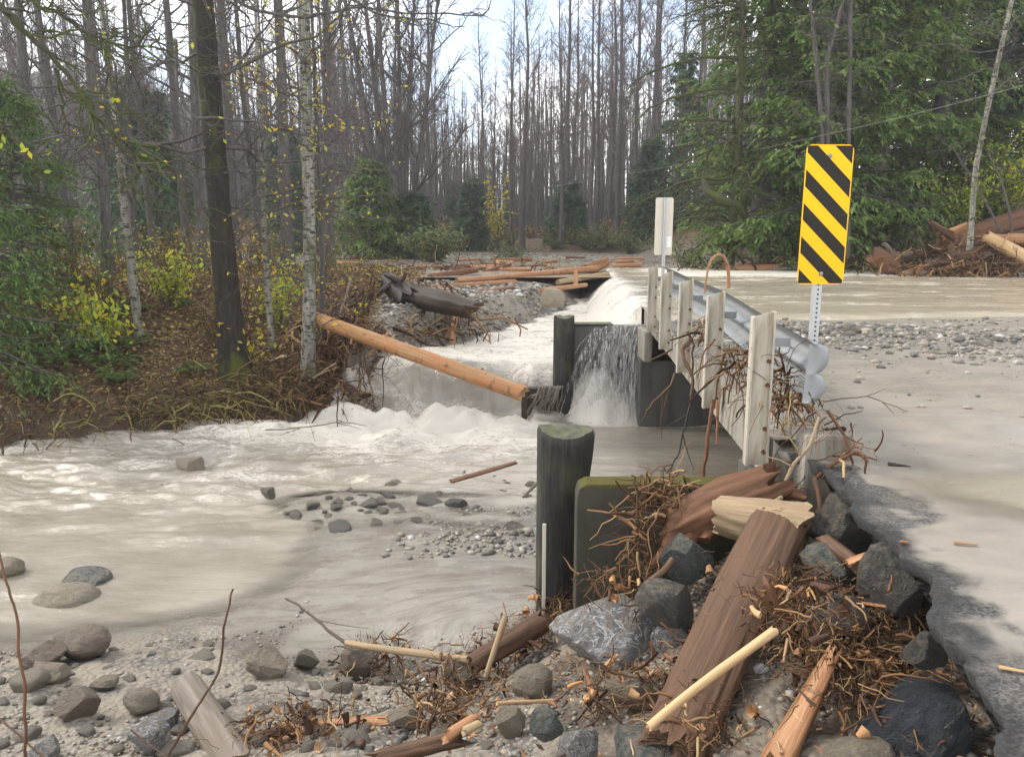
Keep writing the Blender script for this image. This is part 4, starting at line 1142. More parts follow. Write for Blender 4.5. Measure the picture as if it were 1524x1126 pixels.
def W_(px_w, P_):      # half width in metres of something px_w photo pixels wide at a point
    return px_w / 2 / F_PX * (P_[1] * CP + (CAM_H - P_[2]) * SP)

def plog(name, a, ya, b, yb, w0, w1, mat, label, **k):
    p0, p1 = at(*a, ya), at(*b, yb)
    return log(name, p0, p1, W_(w0, p0), W_(w1, p1), mat, label, **k)

plog('fallen_log', (470, 474), 13.1, (778, 586), 11.5, 20, 24, 'wood_log', 'long peeled orange log lying from the bank across the rapids to the crib timber', knots=14, seed=3, rings=90, rough=.09, ends='wood_cream', bend=.004)
plog('split_log', (1160, 776), 3.72, (1000, 1112), 2.62, 80, 98, 'wood_brown', 'wide dark brown waterlogged split log leaning down the boulder heap', cat='log', flat=.42, roll=math.radians(-6), seed=5, rough=.16, rag=.45, rings=90, sides=64)
plog('driftwood_log', (1070, 766), 3.95, (1200, 796), 3.72, 52, 84, 'wood_bleached', 'short pale bleached log lying across the top of the brown split log', seed=7, knots=2, rough=.20, rag=.35, ends='wood_bleached', sides=40, rings=50)
# red root stump
p0, p1 = at(992, 790, 4.2), at(1152, 716, 4.15)
st = log('stump', p0, p1, W_(60, p0), W_(62, p1), 'wood_red', 'twisted red brown stump resting on the top edge of the mossy wing wall', cat='stump', seed=9, rough=.42, rag=1.2, bend=-.10, rings=60, sides=34)
for k, (a, b, w0, w1) in enumerate((((1010, 780), (968, 842), 40, 10), ((1040, 775), (1010, 815), 44, 14), ((1070, 760), (1050, 806), 46, 18), ((1120, 730), (1200, 742), 36, 12))):
    pp0, pp1 = at(*a, 4.18), at(*b, 4.0)
    log('root', pp0, pp1, W_(w0, pp0), W_(w1, pp1), 'wood_red', None, parent=st, seed=20 + k, rough=.3, bend=.08, rings=20, sides=12)
plog('stake', (1150, 1150), 2.45, (1241, 968), 2.72, 52, 22, 'wood_orange', 'split stake of orange and dark bark leaning up beside the blue black boulder', cat='stake', flat=.6, seed=12, rough=.2, rag=2.0)
plog('branch', (965, 1082), 2.48, (1152, 938), 2.74, 13, 15, 'wood_cream', 'long pale cream peeled stick crossing in front of the brown split log', cat='stick', seed=13, bend=.012, rough=.05, knots=3, rings=44, sides=12)
plog('thin_pole', (515, 955), 4.75, (722, 985), 4.3, 10, 13, 'wood_pale', 'slender straight pole reaching from brown block stone to the brown log', cat='pole', seed=14, rough=.05, bend=-.015, sides=10, ends='wood_cream')
plog('driftwood_log', (704, 988), 4.25, (808, 925), 4.45, 30, 34, 'wood_brown', 'dark brown log lying beside the thin pole on the silt', seed=15, rough=.15, knots=2)
plog('stick', (722, 1008), 4.1, (752, 918), 4.3, 8, 10, 'wood_pale', 'tan stick propped upright against the brown log', cat='stick', seed=16, rough=.08, sides=9)
plog('short_log', (278, 1022), 4.1, (352, 1140), 3.5, 46, 64, 'wood_grey', 'short grey tan log half buried in the gravel', cat='log', seed=17, rough=.10, rag=.6, ends='wood_pale')
plog('branch', (236, 1118), 3.7, (470, 1072), 3.75, 10, 17, 'wood_brown', 'thin dark wet branch lying over the short log', cat='branch', seed=18, bend=-.03, rough=.1, sides=10)
plog('driftwood_log', (430, 1080), 3.8, (585, 1074), 3.75, 16, 30, 'wood_orange', 'dark red splintered log with an orange broken end on the gravel', seed=19, rough=.28, rag=2.2, flat=.6)
plog('wood_chunk', (378, 1120), 3.6, (440, 1098), 3.65, 14, 18, 'wood_orange', 'bright orange splintered chunk beside the thin dark branch', cat='wood chunk', seed=21, rough=.3, rag=1.6, sides=12)
plog('wood_chunk', (418, 1075), 3.72, (452, 1086), 3.7, 11, 11, 'wood_cream', 'small cream orange broken stick end beside the dark red log', cat='wood chunk', seed=22, rough=.2, sides=10)
plog('wood_chunk', (664, 1096), 3.0, (708, 1066), 3.1, 17, 13, 'wood_orange', 'bright orange broken stick on the root litter', cat='wood chunk', seed=23, rough=.15, sides=12, rag=1.4)
plog('wood_chunk', (690, 1088), 3.0, (714, 1076), 3.05, 13, 12, 'wood_pale', 'small pale wood chip beside the bright orange broken stick', cat='wood chunk', seed=24, rough=.2, sides=10)
plog('driftwood_log', (560, 1130), 3.0, (690, 1096), 3.05, 26, 24, 'wood_brown', 'tan splintered root log beneath the orange broken stick', seed=25, rough=.25, rag=1.5)
plog('stick', (740, 1046), 3.3, (824, 1042), 3.4, 6, 6, 'wood_cream', 'thin straight yellow stick on the silt', cat='stick', seed=26, rough=.05, sides=8)
plog('plank', (672, 716), 8.35, (768, 688), 8.75, 13, 10, 'wood_red', 'red brown split log floating beside the stone spit', cat='plank', flat=.45, seed=27, rough=.08)
plog('stick', (778, 740), 7.4, (806, 712), 7.5, 5, 5, 'wood_grey', 'small bent stick lying beside the dark pile on the spit', cat='stick', seed=28, sides=8)
plog('root', (1000, 832), 3.75, (958, 872), 3.7, 12, 8, 'wood_brown', 'brown root hanging beside the dark slab', cat='root', seed=29, bend=.08, sides=9)
plog('driftwood_log', (1226, 800), 3.45, (1310, 880), 3.05, 20, 26, 'wood_brown', 'brown forked branch leaning across the pale green boulder', seed=30, bend=.04, rough=.2, sides=12)
plog('stick', (1268, 835), 3.2, (1322, 812), 3.15, 20, 8, 'wood_orange', 'orange splintered stick below the asphalt edge', cat='stick', seed=31, rough=.3, flat=.5, rag=2)
plog('stick', (1232, 890), 3.05, (1318, 902), 2.95, 10, 8, 'wood_orange', 'orange split stick lying on the grey boulder', cat='stick', seed=32, rough=.15, flat=.5)
plog('stick', (1222, 788), 3.75, (1212, 712), 3.85, 11, 7, 'wood_brown', 'bare upright brown stick by the torn road edge', cat='stick', seed=33, bend=-.05, sides=9)
plog('stump', (1140, 870), 3.0, (1168, 925), 2.95, 34, 16, 'wood_red', 'red brown root knot beside the grey boulder', cat='root', seed=34, rough=.4, rag=1)
plog('stick', (1176, 905), 2.95, (1200, 950), 2.9, 18, 6, 'wood_orange', 'curled orange bark strip beside the grey boulder', cat='bark', seed=35, rough=.3, flat=.4, bend=.1)
plog('stick', (1292, 985), 2.75, (1300, 1018), 2.72, 6, 6, 'wood_cream', 'short cream stick hanging in the dark roots', cat='stick', seed=36, sides=8)
for k, (a, b) in enumerate((((1172, 950), (1166, 985)), ((1010, 1060), (1012, 1092)))):
    plog('stick', a, 2.85, b, 2.8, 5, 4, 'wood_cream', ('tiny pale stick dangling beside the brown split log', 'tiny pale stick stuck in mud under the cream stick')[k], cat='stick', seed=37 + k, sides=8)
# wood on the bank, the bar and the flooded road
blk = plog('driftwood_log', (610, 440), 15.2, (704, 462), 14.4, 30, 24, 'wood_black', 'black rotten log on top of the eroded gravel bank', seed=40, rough=.3, rag=1.4, ends='wood_brown')
plog('stump', (576, 416), 15.6, (612, 446), 15.1, 22, 36, 'wood_black', 'dark upturned root stump above the black rotten log', cat='stump', seed=41, rough=.3, rag=.6)
for k, (a, b) in enumerate((((585, 420), (560, 440)), ((590, 418), (572, 408)), ((600, 432), (575, 455)), ((590, 425), (604, 405)))):
    plog('root', a, 15.3, b, 15.2, 12, 4, 'wood_black', ('black root reaching left from the upturned stump', 'black root pointing up left from the upturned stump', 'black root hanging from the upturned stump', 'short black root on the crown of the upturned stump')[k], cat='root', seed=250 + k, bend=.1, sides=10)
plog('stick', (664, 506), 15.0, (688, 454), 15.4, 10, 9, 'wood_orange', 'orange brown stick hanging down the eroded bank', cat='stick', seed=42, sides=10)
plog('stick', (672, 522), 14.7, (674, 484), 15.1, 10, 10, 'wood_orange', 'short bright orange stick standing at the white water edge', cat='stick', seed=43, sides=10)
plog('stick', (650, 478), 15.2, (662, 466), 15.3, 13, 13, 'wood_grey', 'grey sawn branch end poking from the eroded bank', cat='stick', seed=44, sides=10)
plog('driftwood_log', (680, 418), 20.5, (886, 400), 24, 8, 9, 'wood_orange', 'long orange log lying along the flooded road edge behind the bar', seed=45, rings=40)
plog('driftwood_log', (636, 428), 19.4, (768, 420), 20.6, 8, 9, 'wood_orange', 'pale orange log in front of the long orange log', seed=46)
plog('driftwood_log', (640, 412), 22, (710, 402), 23, 10, 8, 'wood_red', 'red brown log behind the black rotten log', seed=47)
plog('driftwood_log', (702, 438), 18.2, (765, 428), 18.8, 13, 12, 'wood_red', 'flat red bark slab lying on the gravel bar', cat='bark', flat=.5, seed=48, rough=.25)
plog('driftwood_log', (806, 432), 19.2, (872, 424), 20.2, 8, 6, 'wood_orange', 'orange log dipping into the white water', seed=49)
plog('driftwood_log', (830, 420), 21, (905, 408), 22.5, 8, 7, 'wood_pale', 'pale log at the lip of the spill', seed=50)
plog('stick', (857, 425), 20.2, (857, 402), 20.4, 7, 6, 'wood_orange', 'short orange post sticking up at the spill', cat='stick', seed=51, sides=9)
plog('stump', (870, 404), 24, (904, 390), 25, 16, 14, 'wood_orange', 'chunky orange root stump at the end of the log line', cat='stump', seed=52, rough=.45, rag=1.6)
plog('driftwood_log', (680, 398), 26, (760, 393), 27, 9, 8, 'wood_red', 'red log among the debris on the far wet road', seed=53, rough=.25)
plog('driftwood_log', (720, 406), 25, (758, 396), 25.5, 9, 8, 'wood_red', 'short broken red log leaning on the debris', seed=54, rough=.25)
for k in range(16):
    a = random.uniform(485, 930); yv = random.uniform(25, 37)
    p0 = at(a, 400, yv); p0[2] = .05; dx = random.uniform(.5, 1.7); p1 = p0 + np.array([dx, random.uniform(-.4, .4), random.uniform(-.02, .05)])
    log('debris_log', p0, p1, random.uniform(.05, .11), random.uniform(.05, .1), random.choice(['wood_orange', 'wood_red', 'wood_orange']), 'small reddish log stranded on the far wet road', group='small logs stranded on the far road', seed=200 + k, rough=.2, sides=12, rings=14)
# beyond the flood on the right: logs and the root wad
plog('driftwood_log', (1074, 401), 25, (1160, 399), 25, 12, 12, 'wood_orange', 'thick orange log across the flood just past the guardrail', seed=60)
plog('driftwood_log', (1150, 402), 24.6, (1200, 396), 25, 10, 14, 'wood_grey', 'grey slab log behind the striped sign', seed=61, flat=.5, rough=.25)
wad = plog('stump', (1398, 372), 23.2, (1560, 322), 22.5, 30, 46, 'wood_red', 'huge dark red root wad on top of the log jam', cat='stump', seed=62, rough=.34, rag=1.2, rings=60, sides=44)
for k, (a, b, w0, w1, m_, lab) in enumerate((((1430, 378), (1540, 352), 20, 24, 'wood_brown', 'long brown log lying under the root wad behind the cream log'), ((1380, 394), (1470, 384), 14, 18, 'wood_grey', 'grey driftwood log low in the log jam'), ((1450, 396), (1550, 388), 16, 18, 'wood_red', 'dark red log low in the log jam under the cream log'), ((1405, 350), (1440, 335), 14, 10, 'wood_orange', 'short orange splintered log on the crest of the root wad'), ((1418, 352), (1384, 330), 12, 6, 'wood_brown', 'upturned brown root snag beside the root wad'))):
    plog('driftwood_log', a, 22.4 - .12 * k, b, 22.0 - .12 * k, w0, w1, m_, lab, seed=240 + k, rough=.25, rag=1.2)
for k, (a, b, w0, w1) in enumerate((((1410, 372), (1378, 402), 26, 8), ((1440, 360), (1400, 398), 26, 10), ((1470, 355), (1450, 395), 24, 8), ((1405, 365), (1392, 338), 18, 5), ((1500, 350), (1490, 390), 26, 8))):
    p0, p1 = at(*a, 22.8), at(*b, 22.3); log('root', p0, p1, W_(w0, p0), W_(w1, p1), 'wood_red', None, parent=wad, seed=70 + k, rough=.35, bend=.1, sides=12, rings=16)
plog('driftwood_log', (1468, 352), 21.8, (1560, 402), 20.8, 17, 23, 'wood_cream', 'freshly broken cream log jutting out of the log jam', seed=63, ends='wood_cream')
plog('driftwood_log', (1462, 354), 21.9, (1545, 358), 21.9, 12, 20, 'wood_orange', 'orange broken log above the cream log', seed=64, rough=.25, rag=2)
plog('driftwood_log', (1408, 385), 22, (1500, 372), 22, 20, 22, 'wood_brown', 'dark brown log under the root wad', seed=65, rough=.2)
plog('driftwood_log', (1322, 384), 23, (1372, 376), 23, 16, 12, 'wood_grey', 'grey forked log lying left of the log jam', seed=66, rough=.2)
plog('stick', (1330, 382), 23, (1314, 362), 23, 10, 7, 'wood_grey', 'grey upright snag beside the grey forked log', cat='snag', seed=67, bend=.1, sides=9)
plog('stump', (1298, 378), 22.6, (1334, 402), 22.4, 26, 30, 'wood_red', 'round red stump at the water edge below the log jam', cat='stump', seed=68, rough=.3)
plog('driftwood_log', (1384, 366), 23.6, (1412, 364), 23.6, 13, 13, 'wood_brown', 'short dark log behind the root wad', seed=69)
for k, (a, b, m_) in enumerate((((1360, 402), (1420, 386), 'wood_brown'), ((1412, 398), (1458, 390), 'wood_orange'), ((1395, 408), (1440, 400), 'wood_brown'), ((1345, 406), (1400, 404), 'wood_pale'), ((1440, 402), (1505, 385), 'wood_brown'), ((1470, 408), (1530, 396), 'wood_brown'))):
    plog('debris_log', a, 21.6, b, 21.8, 7, 7, m_, 'thin log at the foot of the log jam by the flood', group='thin logs at the foot of the log jam', seed=80 + k, sides=12, rings=16, rough=.2)
# bent stick arch over the guardrail, flat chips on the silt
mb = MB(); t = np.linspace(0, 1, 24)
a_ = math.pi * t
P = np.stack([np.interp(t, [0, 1], [0, .20]) - .02 * np.sin(a_ * 2), 0 * t, .42 * np.sin(a_ * .5 + .0) * 0 + .30 * np.sin(a_) ** .7 + .04 * t], 1)
mb.tubes(P, np.interp(t, [0, 1], [.008, .016]), 8, cap=True)
o = mb.build('bent_branch', M['wood_orange']); b0 = at(1049, 436, 6.6); o.location = (b0[0], b0[1], b0[2]); tag(o, 'orange peeled branch bent into an arch behind the guardrail', 'branch')
for k, (a, b) in enumerate((((1420, 807), (1455, 810)), ((1488, 992), (1530, 1000)), ((1340, 805), (1352, 806)))):
    p0, p1 = on(*a, .02), on(*b, .02)
    log('wood_chip', p0, p1, .009, .006, 'wood_orange' if k != 1 else 'wood_cream', ('orange wood sliver lying on the silty asphalt', 'yellow straw sliver lying near the crumbling asphalt', 'tiny orange chip on the asphalt')[k], cat='wood chip', seed=90 + k, sides=8, rings=10, flat=.5)

# ------------------------------------------------------------------ tangled roots and twigs (nobody could count them)
def tangle(name, C, spread, N, L, r, mat, label=None, droop=.3, k=6, dirbias=(0, 0, 0), n=4):
    C = np.asarray(C, float)
    i = rng.integers(0, len(C), N)
    p0 = C[i] + rng.normal(size=(N, 3)) * np.asarray(spread)
    d = rng.normal(size=(N, 3)) + np.asarray(dirbias); d /= np.linalg.norm(d, axis=1, keepdims=True)
    e = rng.normal(size=(N, 3)) * .28
    t = np.linspace(0, 1, k)[None, :, None]
    ln = (L * np.exp(np.clip(rng.normal(0, .5, N), -1.2, .8)))[:, None, None]
    P = p0[:, None] + d[:, None] * t * ln + e[:, None] * ln * t ** 2 * .6 + rng.normal(size=(N, k, 3)) * ln * .028
    P[:, :, 2] -= droop * ln[:, :, 0] * t[:, :, 0] ** 2
    R_ = (r * np.exp(np.clip(rng.normal(-.15, .8, N), -1.5, 1.3)))[:, None] * np.linspace(1, .45, k)[None]
    mb = MB(); mb.tubes(P, R_, n)
    return mb
def unit_(v): return v / (np.linalg.norm(v, axis=-1, keepdims=True) + 1e-9)
def seg(a, ya, b, yb, n):
    p, q = at(*a, ya), at(*b, yb)
    return [p + (q - p) * s_ for s_ in np.linspace(0, 1, n)]
def stuff(mb, name, mat): return tag(mb.build(name, M[mat]), kind='stuff')
C = seg((965, 740), 4.25, (1010, 725), 4.2, 4) + seg((968, 760), 4.15, (950, 850), 4.0, 5)
stuff(tangle('r', C, (.06, .05, .05), 260, .16, .0035, 'twig_tan'), 'root_tangle', 'twig_tan')
C = seg((1150, 600), 4.6, (1185, 590), 4.3, 3) + seg((1085, 540), 5.4, (1105, 520), 5.2, 3) + seg((1040, 490), 6.6, (1050, 500), 6.2, 3) + seg((1170, 560), 4.55, (1200, 600), 4.3, 4) + seg((1090, 520), 5.4, (1150, 585), 4.6, 5)
stuff(tangle('r', C, (.06, .10, .05), 300, .17, .0035, 'twig_tan', droop=.6), 'rail_debris', 'twig_tan')
C = seg((1190, 620), 4.3, (1250, 640), 4.15, 4) + seg((1240, 620), 4.15, (1285, 685), 4.05, 5) + seg((1180, 715), 4.1, (1270, 680), 4.05, 6)
stuff(tangle('r', C, (.05, .05, .03), 60, .15, .003, 'twig_tan', droop=.3), 'branch_tangle', 'twig_tan')
C = [hit(x, y, .05) for x, y in ((640, 1050), (680, 1060), (720, 1000), (760, 975), (800, 960), (840, 930), (700, 1030), (660, 1090), (540, 1000), (570, 990), (480, 1100), (410, 1100), (900, 900), (950, 890), (1180, 900), (1190, 930), (1220, 1000), (1260, 960), (1290, 1000), (1150, 960), (940, 1050), (900, 1060), (1000, 1060), (1060, 1010), (860, 915), (1300, 940), (1340, 900))]
for c in C:
    c[2] += .04
C += [at(1180, 905, 2.95), at(1200, 870, 3.0), at(1290, 1010, 2.7), at(1300, 1040, 2.6), at(1250, 960, 2.8), at(1060, 1075, 2.65), at(1280, 980, 2.75), at(930, 870, 3.9)]
stuff(tangle('r', C, (.12, .12, .03), 5200, .085, .0022, 'twig_tan', droop=.15), 'twig_litter', 'twig_tan')
mbc = tangle('r', C, (.13, .13, .02), 900, .05, .0075, 'twig_tan', droop=.05, k=4, n=5)
stuff(mbc, 'bark_chips', 'bark_chip')
gx, gy = rng.uniform(-.3, 1.9, 9000), rng.uniform(2.2, 4.5, 9000)
kk_ = rng.random(9000) < np.clip(.25 + fbm(gx * 2, gy * 2, 93, 3), 0, 1); gx, gy = gx[kk_], gy[kk_]
mbc = MB(); mbc.leaves(np.stack([gx, gy, near_z(gx, gy) + rng.uniform(.005, .04, len(gx))], 1), unit_(rng.normal(size=(len(gx), 3)) * [1, 1, .3]), rng.uniform(.02, .07, len(gx)), rng.uniform(.008, .02, len(gx)), nrm=np.tile([[0, 0, 1.0]], (len(gx), 1)))
stuff(mbc, 'bark_litter', 'bark_chip')
C = seg((500, 470), 14.3, (540, 530), 13.2, 5) + seg((470, 500), 13.6, (520, 590), 12.9, 6) + seg((440, 560), 13.0, (500, 600), 12.8, 4)
stuff(tangle('r', C, (.25, .25, .15), 1100, .55, .009, 'twig_tan', droop=.7), 'bank_roots', 'twig_tan')
C = seg((520, 440), 16.5, (640, 430), 17, 8) + seg((640, 480), 15.3, (690, 480), 15.2, 4) + seg((540, 480), 15, (620, 500), 14.5, 6)
stuff(tangle('r', C, (.35, .3, .12), 700, .5, .010, 'twig_tan', droop=.5), 'bar_roots', 'twig_tan')
C = seg((1340, 400), 21.8, (1524, 400), 21, 10) + seg((1400, 380), 22.3, (1524, 370), 22, 6) + seg((490, 408), 25, (800, 400), 26, 14) + seg((1030, 402), 26, (1290, 396), 25, 10)
stuff(tangle('r', C, (.6, .4, .12), 1300, .6, .014, 'twig_tan', droop=.3), 'log_jam_litter', 'twig_tan')

# single branches that can be told apart
def wand(name, pts, r0, r1, mat, label, cat='branch', n=6, side=None):
    P = np.array(pts, float)
    t = np.linspace(0, 1, len(P)); tt = np.linspace(0, 1, 40)
    Q = np.stack([np.interp(tt, t, P[:, i]) for i in range(3)], 1)
    for _ in range(3): Q[1:-1] = (Q[:-2] + Q[1:-1] * 2 + Q[2:]) / 4
    L = np.linalg.norm(P[-1] - P[0])
    Q[1:-1] += np.stack([fbm(tt[1:-1] * 7 + len(label) + i * 9, tt[1:-1] * 0, 3 + i, 3) for i in range(3)], 1) * L * .018
    mb = MB(); mb.tubes(Q, np.linspace(r0, r1, 40) * (1 + .35 * np.clip(fbm(tt * 23, tt * 0, 8, 2), 0, 1)), n, cap=True)
    for a_, b_ in (side or []):
        k = int(a_ * 39); d = (Q[min(k + 2, 39)] - Q[max(k - 2, 0)]); d /= np.linalg.norm(d)
        v_ = np.array(b_, float); e = Q[k] + v_
        mb.tubes(np.stack([Q[k], Q[k] + v_ * .5 + d * .15 * np.linalg.norm(v_), e + d * .2 * np.linalg.norm(v_)]), np.array([.6, .45, .25]) * r0, 5)
    return tag(mb.build(name, M[mat]), label, cat)
wand('bare_twig', [at(38, 1128, 2.6), at(33, 1000, 2.6), at(18, 890, 2.65), at(-4, 790, 2.7)], .0055, .004, 'wood_red', 'tall thin reddish bare twig rising from the gravel', 'twig')
wand('bare_twig', [at(246, 1130, 2.7), at(290, 1060, 2.72), at(328, 1000, 2.75), at(334, 930, 2.78), at(347, 876, 2.8)], .006, .004, 'wood_brown', 'thin bent bare twig with a red bud above the short log', 'twig')
wand('bare_twig', [at(-10, 1060, 2.7), at(30, 1095, 2.65), at(70, 1130, 2.6)], .004, .004, 'wood_brown', 'thin brown twig slanting down to the white streaked stone', 'twig')
wand('bare_twig', [at(195, 1085, 2.8), at(240, 1120, 2.75), at(262, 1140, 2.7)], .004, .003, 'wood_brown', 'short thin twig in front of the pale grey angular stone', 'twig')
wand('branch', [at(425, 890, 5.35), at(460, 910, 5.2), at(485, 935, 5.0), at(518, 957, 4.75)], .006, .012, 'wood_black', 'thin black wet branch trailing from the thin pole into the water', side=[(.5, (.35, -.1, .02))])
wand('hanging_root', [at(1062, 594, 5.1), at(1055, 640, 5.05), at(1046, 714, 5.0)], .014, .012, 'wood_red', 'straight red root hanging below the second guardrail post', 'root')
wand('hanging_root', [at(1068, 596, 5.4), at(1068, 625, 5.4), at(1067, 660, 5.4)], .012, .008, 'wood_orange', 'short orange root tip hanging behind the straight red root', 'root')
wand('hanging_root', [at(1030, 590, 6.3), at(1018, 640, 6.2), at(1008, 680, 6.1), at(992, 704, 6.0)], .009, .006, 'wood_black', 'thin dark branch hanging under the bridge towards the wall', 'branch', side=[(.2, (-.3, 0, -.1)), (.4, (.12, 0, -.25))])
wand('hanging_root', [at(1005, 555, 7.6), at(998, 575, 7.5), at(975, 595, 7.4), at(962, 612, 7.3)], .014, .008, 'wood_brown', 'forked brown branch snagged below the third guardrail post', 'branch', side=[(.35, (-.05, 0, -.35)), (.5, (.05, 0, -.42)), (.7, (-.1, 0, -.2))])
wand('hanging_root', [at(1030, 505, 7.4), at(1015, 520, 7.3), at(1020, 540, 7.2), at(1032, 560, 7.1), at(1028, 590, 7.0)], .022, .014, 'wood_brown', 'looped brown branch wrapped round the third guardrail post', 'branch')
wand('branch', [at(1000, 520, 8.6), at(985, 528, 8.4), at(968, 536, 8.2)], .012, .008, 'wood_brown', 'short stick poking out towards the waterfall', 'stick')
wand('branch', [at(1170, 715, 4.1), at(1182, 690, 4.1), at(1205, 665, 4.05), at(1220, 620, 4.1)], .012, .009, 'wood_pale', 'pale forked branch in front of the concrete end block', 'branch', side=[(.3, (-.18, 0, .03)), (.5, (-.1, 0, .1)), (.7, (.1, 0, .06))])
wand('branch', [at(1210, 715, 4.05), at(1240, 690, 4.02), at(1275, 670, 4.0), at(1292, 688, 3.95)], .012, .008, 'wood_red', 'reddish branch curling round the base of the end block', 'branch', side=[(.4, (.1, 0, .12)), (.6, (.12, 0, -.05))])
wand('branch', [at(1232, 610, 4.1), at(1258, 650, 4.08), at(1270, 690, 4.02)], .010, .006, 'wood_red', 'thin red branch drooping from the rail end over the block', 'branch', side=[(.5, (.1, 0, -.03))])
wand('branch', [at(1225, 598, 4.3), at(1290, 588, 4.6), at(1350, 612, 4.4)], .004, .002, 'wood_brown', 'very thin bare twig arching from the rail end over the silt', 'twig', side=[(.5, (.1, 0, .05)), (.7, (.06, 0, -.07))])
wand('branch', [at(1322, 690, 3.9), at(1355, 694, 3.88)], .012, .004, 'wood_black', 'small black stick lying on the wet silt', 'stick')
wand('branch', [at(400, 598, 12.6), at(440, 592, 12.5), at(490, 604, 12.4)], .035, .02, 'wood_orange', 'orange branch lying in the water at the foot of the bank', 'branch', side=[(.3, (-.3, 0, .3))])
wand('branch', [at(385, 575, 12.9), at(420, 590, 12.7), at(470, 560, 12.8), at(500, 540, 12.9)], .03, .015, 'wood_pale', 'pale curved branch rising from the bank foot', 'branch', side=[(.5, (.1, 0, .35)), (.7, (.3, 0, .1))])
wand('branch', [at(395, 640, 11.2), at(460, 635, 11), at(510, 628, 10.9), at(545, 634, 10.8)], .012, .006, 'wood_grey', 'thin grey twig arching over the foaming water', 'twig', side=[(.3, (-.4, 0, -.12)), (.6, (.3, 0, -.1))])
wand('branch', [at(660, 470, 15.1), at(632, 490, 14.9), at(628, 520, 14.8)], .02, .012, 'wood_pale', 'pale curved root hanging down the eroded bank', 'root')
wand('branch', [at(505, 470, 14.4), at(515, 440, 14.8), at(522, 415, 15)], .03, .02, 'wood_grey', 'grey curved branch above the log end on the bank', 'branch')
# bent over grass and canes on the bank
C = seg((230, 600), 12.2, (400, 590), 12.6, 10) + seg((300, 580), 12.8, (420, 570), 12.9, 6)
mb = tangle('r', C, (.35, .3, .08), 620, .75, .006, 'twig_bank', droop=.55, dirbias=(1.2, -.3, .5))
stuff(mb, 'flattened_canes', 'twig_bank')
C = seg((0, 610), 11.4, (230, 600), 12.2, 12) + seg((40, 560), 12.6, (150, 590), 12.2, 6)
C += [np.array([x_, float(np.interp(x_, [-12, -7, -6, -4.4, -3.1], [10.0, 10.6, 11.2, 12.1, 12.55])) + q_, -1.62 + .18 * q_]) for x_ in np.linspace(-9.5, -3.2, 40) for q_ in (.1, .5, .9)]
stuff(tangle('r', C, (.35, .25, .06), 2300, .5, .006, 'twig_bank', droop=.6, dirbias=(.1, -.35, .6)), 'bank_canes', 'twig_bank')

# ================================================================== TREES AND PLANTS
def unit(v): return v / (np.linalg.norm(v, axis=-1, keepdims=True) + 1e-9)

def alder_meshes(seed, h, r, c0=.3, nb=44, spread=.26, bark='bark_grey', twig='twig', lean=.3, subs=(7, 3), tw=1.0, sides=9, up=(.5, 1.1), catk=0):
    """bare deciduous tree: (trunk mesh builder, crown mesh builder)"""
    rg = np.random.default_rng(seed)
    k = 22; t = np.linspace(0, 1, k)
    px_ = lean * (fbm(t * 2.2 + seed, t * 0, seed, 3)) * h * .06; py_ = lean * (fbm(t * 2.2 + seed + 30, t * 0, seed + 3, 3)) * h * .06
    px_ -= px_[0]; py_ -= py_[0]
    TP = np.stack([px_, py_, t * h], 1)
    TR = r * (1 - t * .93) ** .85 * (1 + .45 * np.exp(-t * h / .5))
    tm = MB(); tm.tubes(TP, TR, sides)
    cm = MB()
    tb = c0 + (1 - c0) * rg.random(nb) ** .85 * .98
    base = np.stack([np.interp(tb, t, TP[:, i]) for i in range(3)], 1); br = np.interp(tb, t, TR)
    L = (spread * h * (1 - tb) ** .8 + .35) * rg.uniform(.5, 1.2, nb)
    az = rg.uniform(0, 6.283, nb); el = rg.uniform(*up, nb)
    d = np.stack([np.cos(az) * np.cos(el), np.sin(az) * np.cos(el), np.sin(el)], 1)
    kk = np.linspace(0, 1, 7)[None, :, None]
    P = base[:, None] + d[:, None] * kk * L[:, None, None] + rg.normal(size=(nb, 7, 3)) * .03 * L[:, None, None] * kk
    P[:, :, 2] += (L[:, None] * .18 * kk[:, :, 0] ** 2)
    R0 = np.minimum(br * .5, .012 + L * .010) * tw
    cm.tubes(P, R0[:, None] * np.linspace(1, .3, 7)[None], 5)
    def sub(P, L, R0, m, frac):
        N, kq, _ = P.shape
        i = np.repeat(np.arange(N), m); u = rg.uniform(.2, 1, N * m); f = u * (kq - 1); a = np.minimum(f.astype(int), kq - 2); w_ = (f - a)[:, None]
        b = P[i, a] * (1 - w_) + P[i, a + 1] * w_
        dd = unit(P[i, a + 1] - P[i, a]); dd = unit(dd + rg.normal(size=dd.shape) * .55 + np.array([0, 0, .12]))
        l = L[i] * frac * rg.uniform(.5, 1.2, N * m) * (1.15 - .6 * u)
        q = np.linspace(0, 1, 4)[None, :, None]
        Q = b[:, None] + dd[:, None] * q * l[:, None, None] + rg.normal(size=(N * m, 4, 3)) * .05 * l[:, None, None] * q
        rr = R0[i] * .5
        cm.tubes(Q, rr[:, None] * np.linspace(1, .5, 4)[None], 3)
        return Q, l, rr
    Q, l, rr = sub(P, L, R0, subs[0], .5)
    if subs[1]:
        sub(Q, l, np.maximum(rr, .006 * tw), subs[1], .55)
    return tm, cm, TP, TR

def make_alder(seed, h, r, label, group=None, bark='bark_grey', twig='twig', name='bare_tree', **k):
    tm, cm, TP, TR = alder_meshes(seed, h, r, bark=bark, twig=twig, **k)
    e = empty(name, (0, 0, 0), label, 'tree', group)
    tm.build('trunk', M[bark], e); cm.build('crown', M[twig], e)
    return e

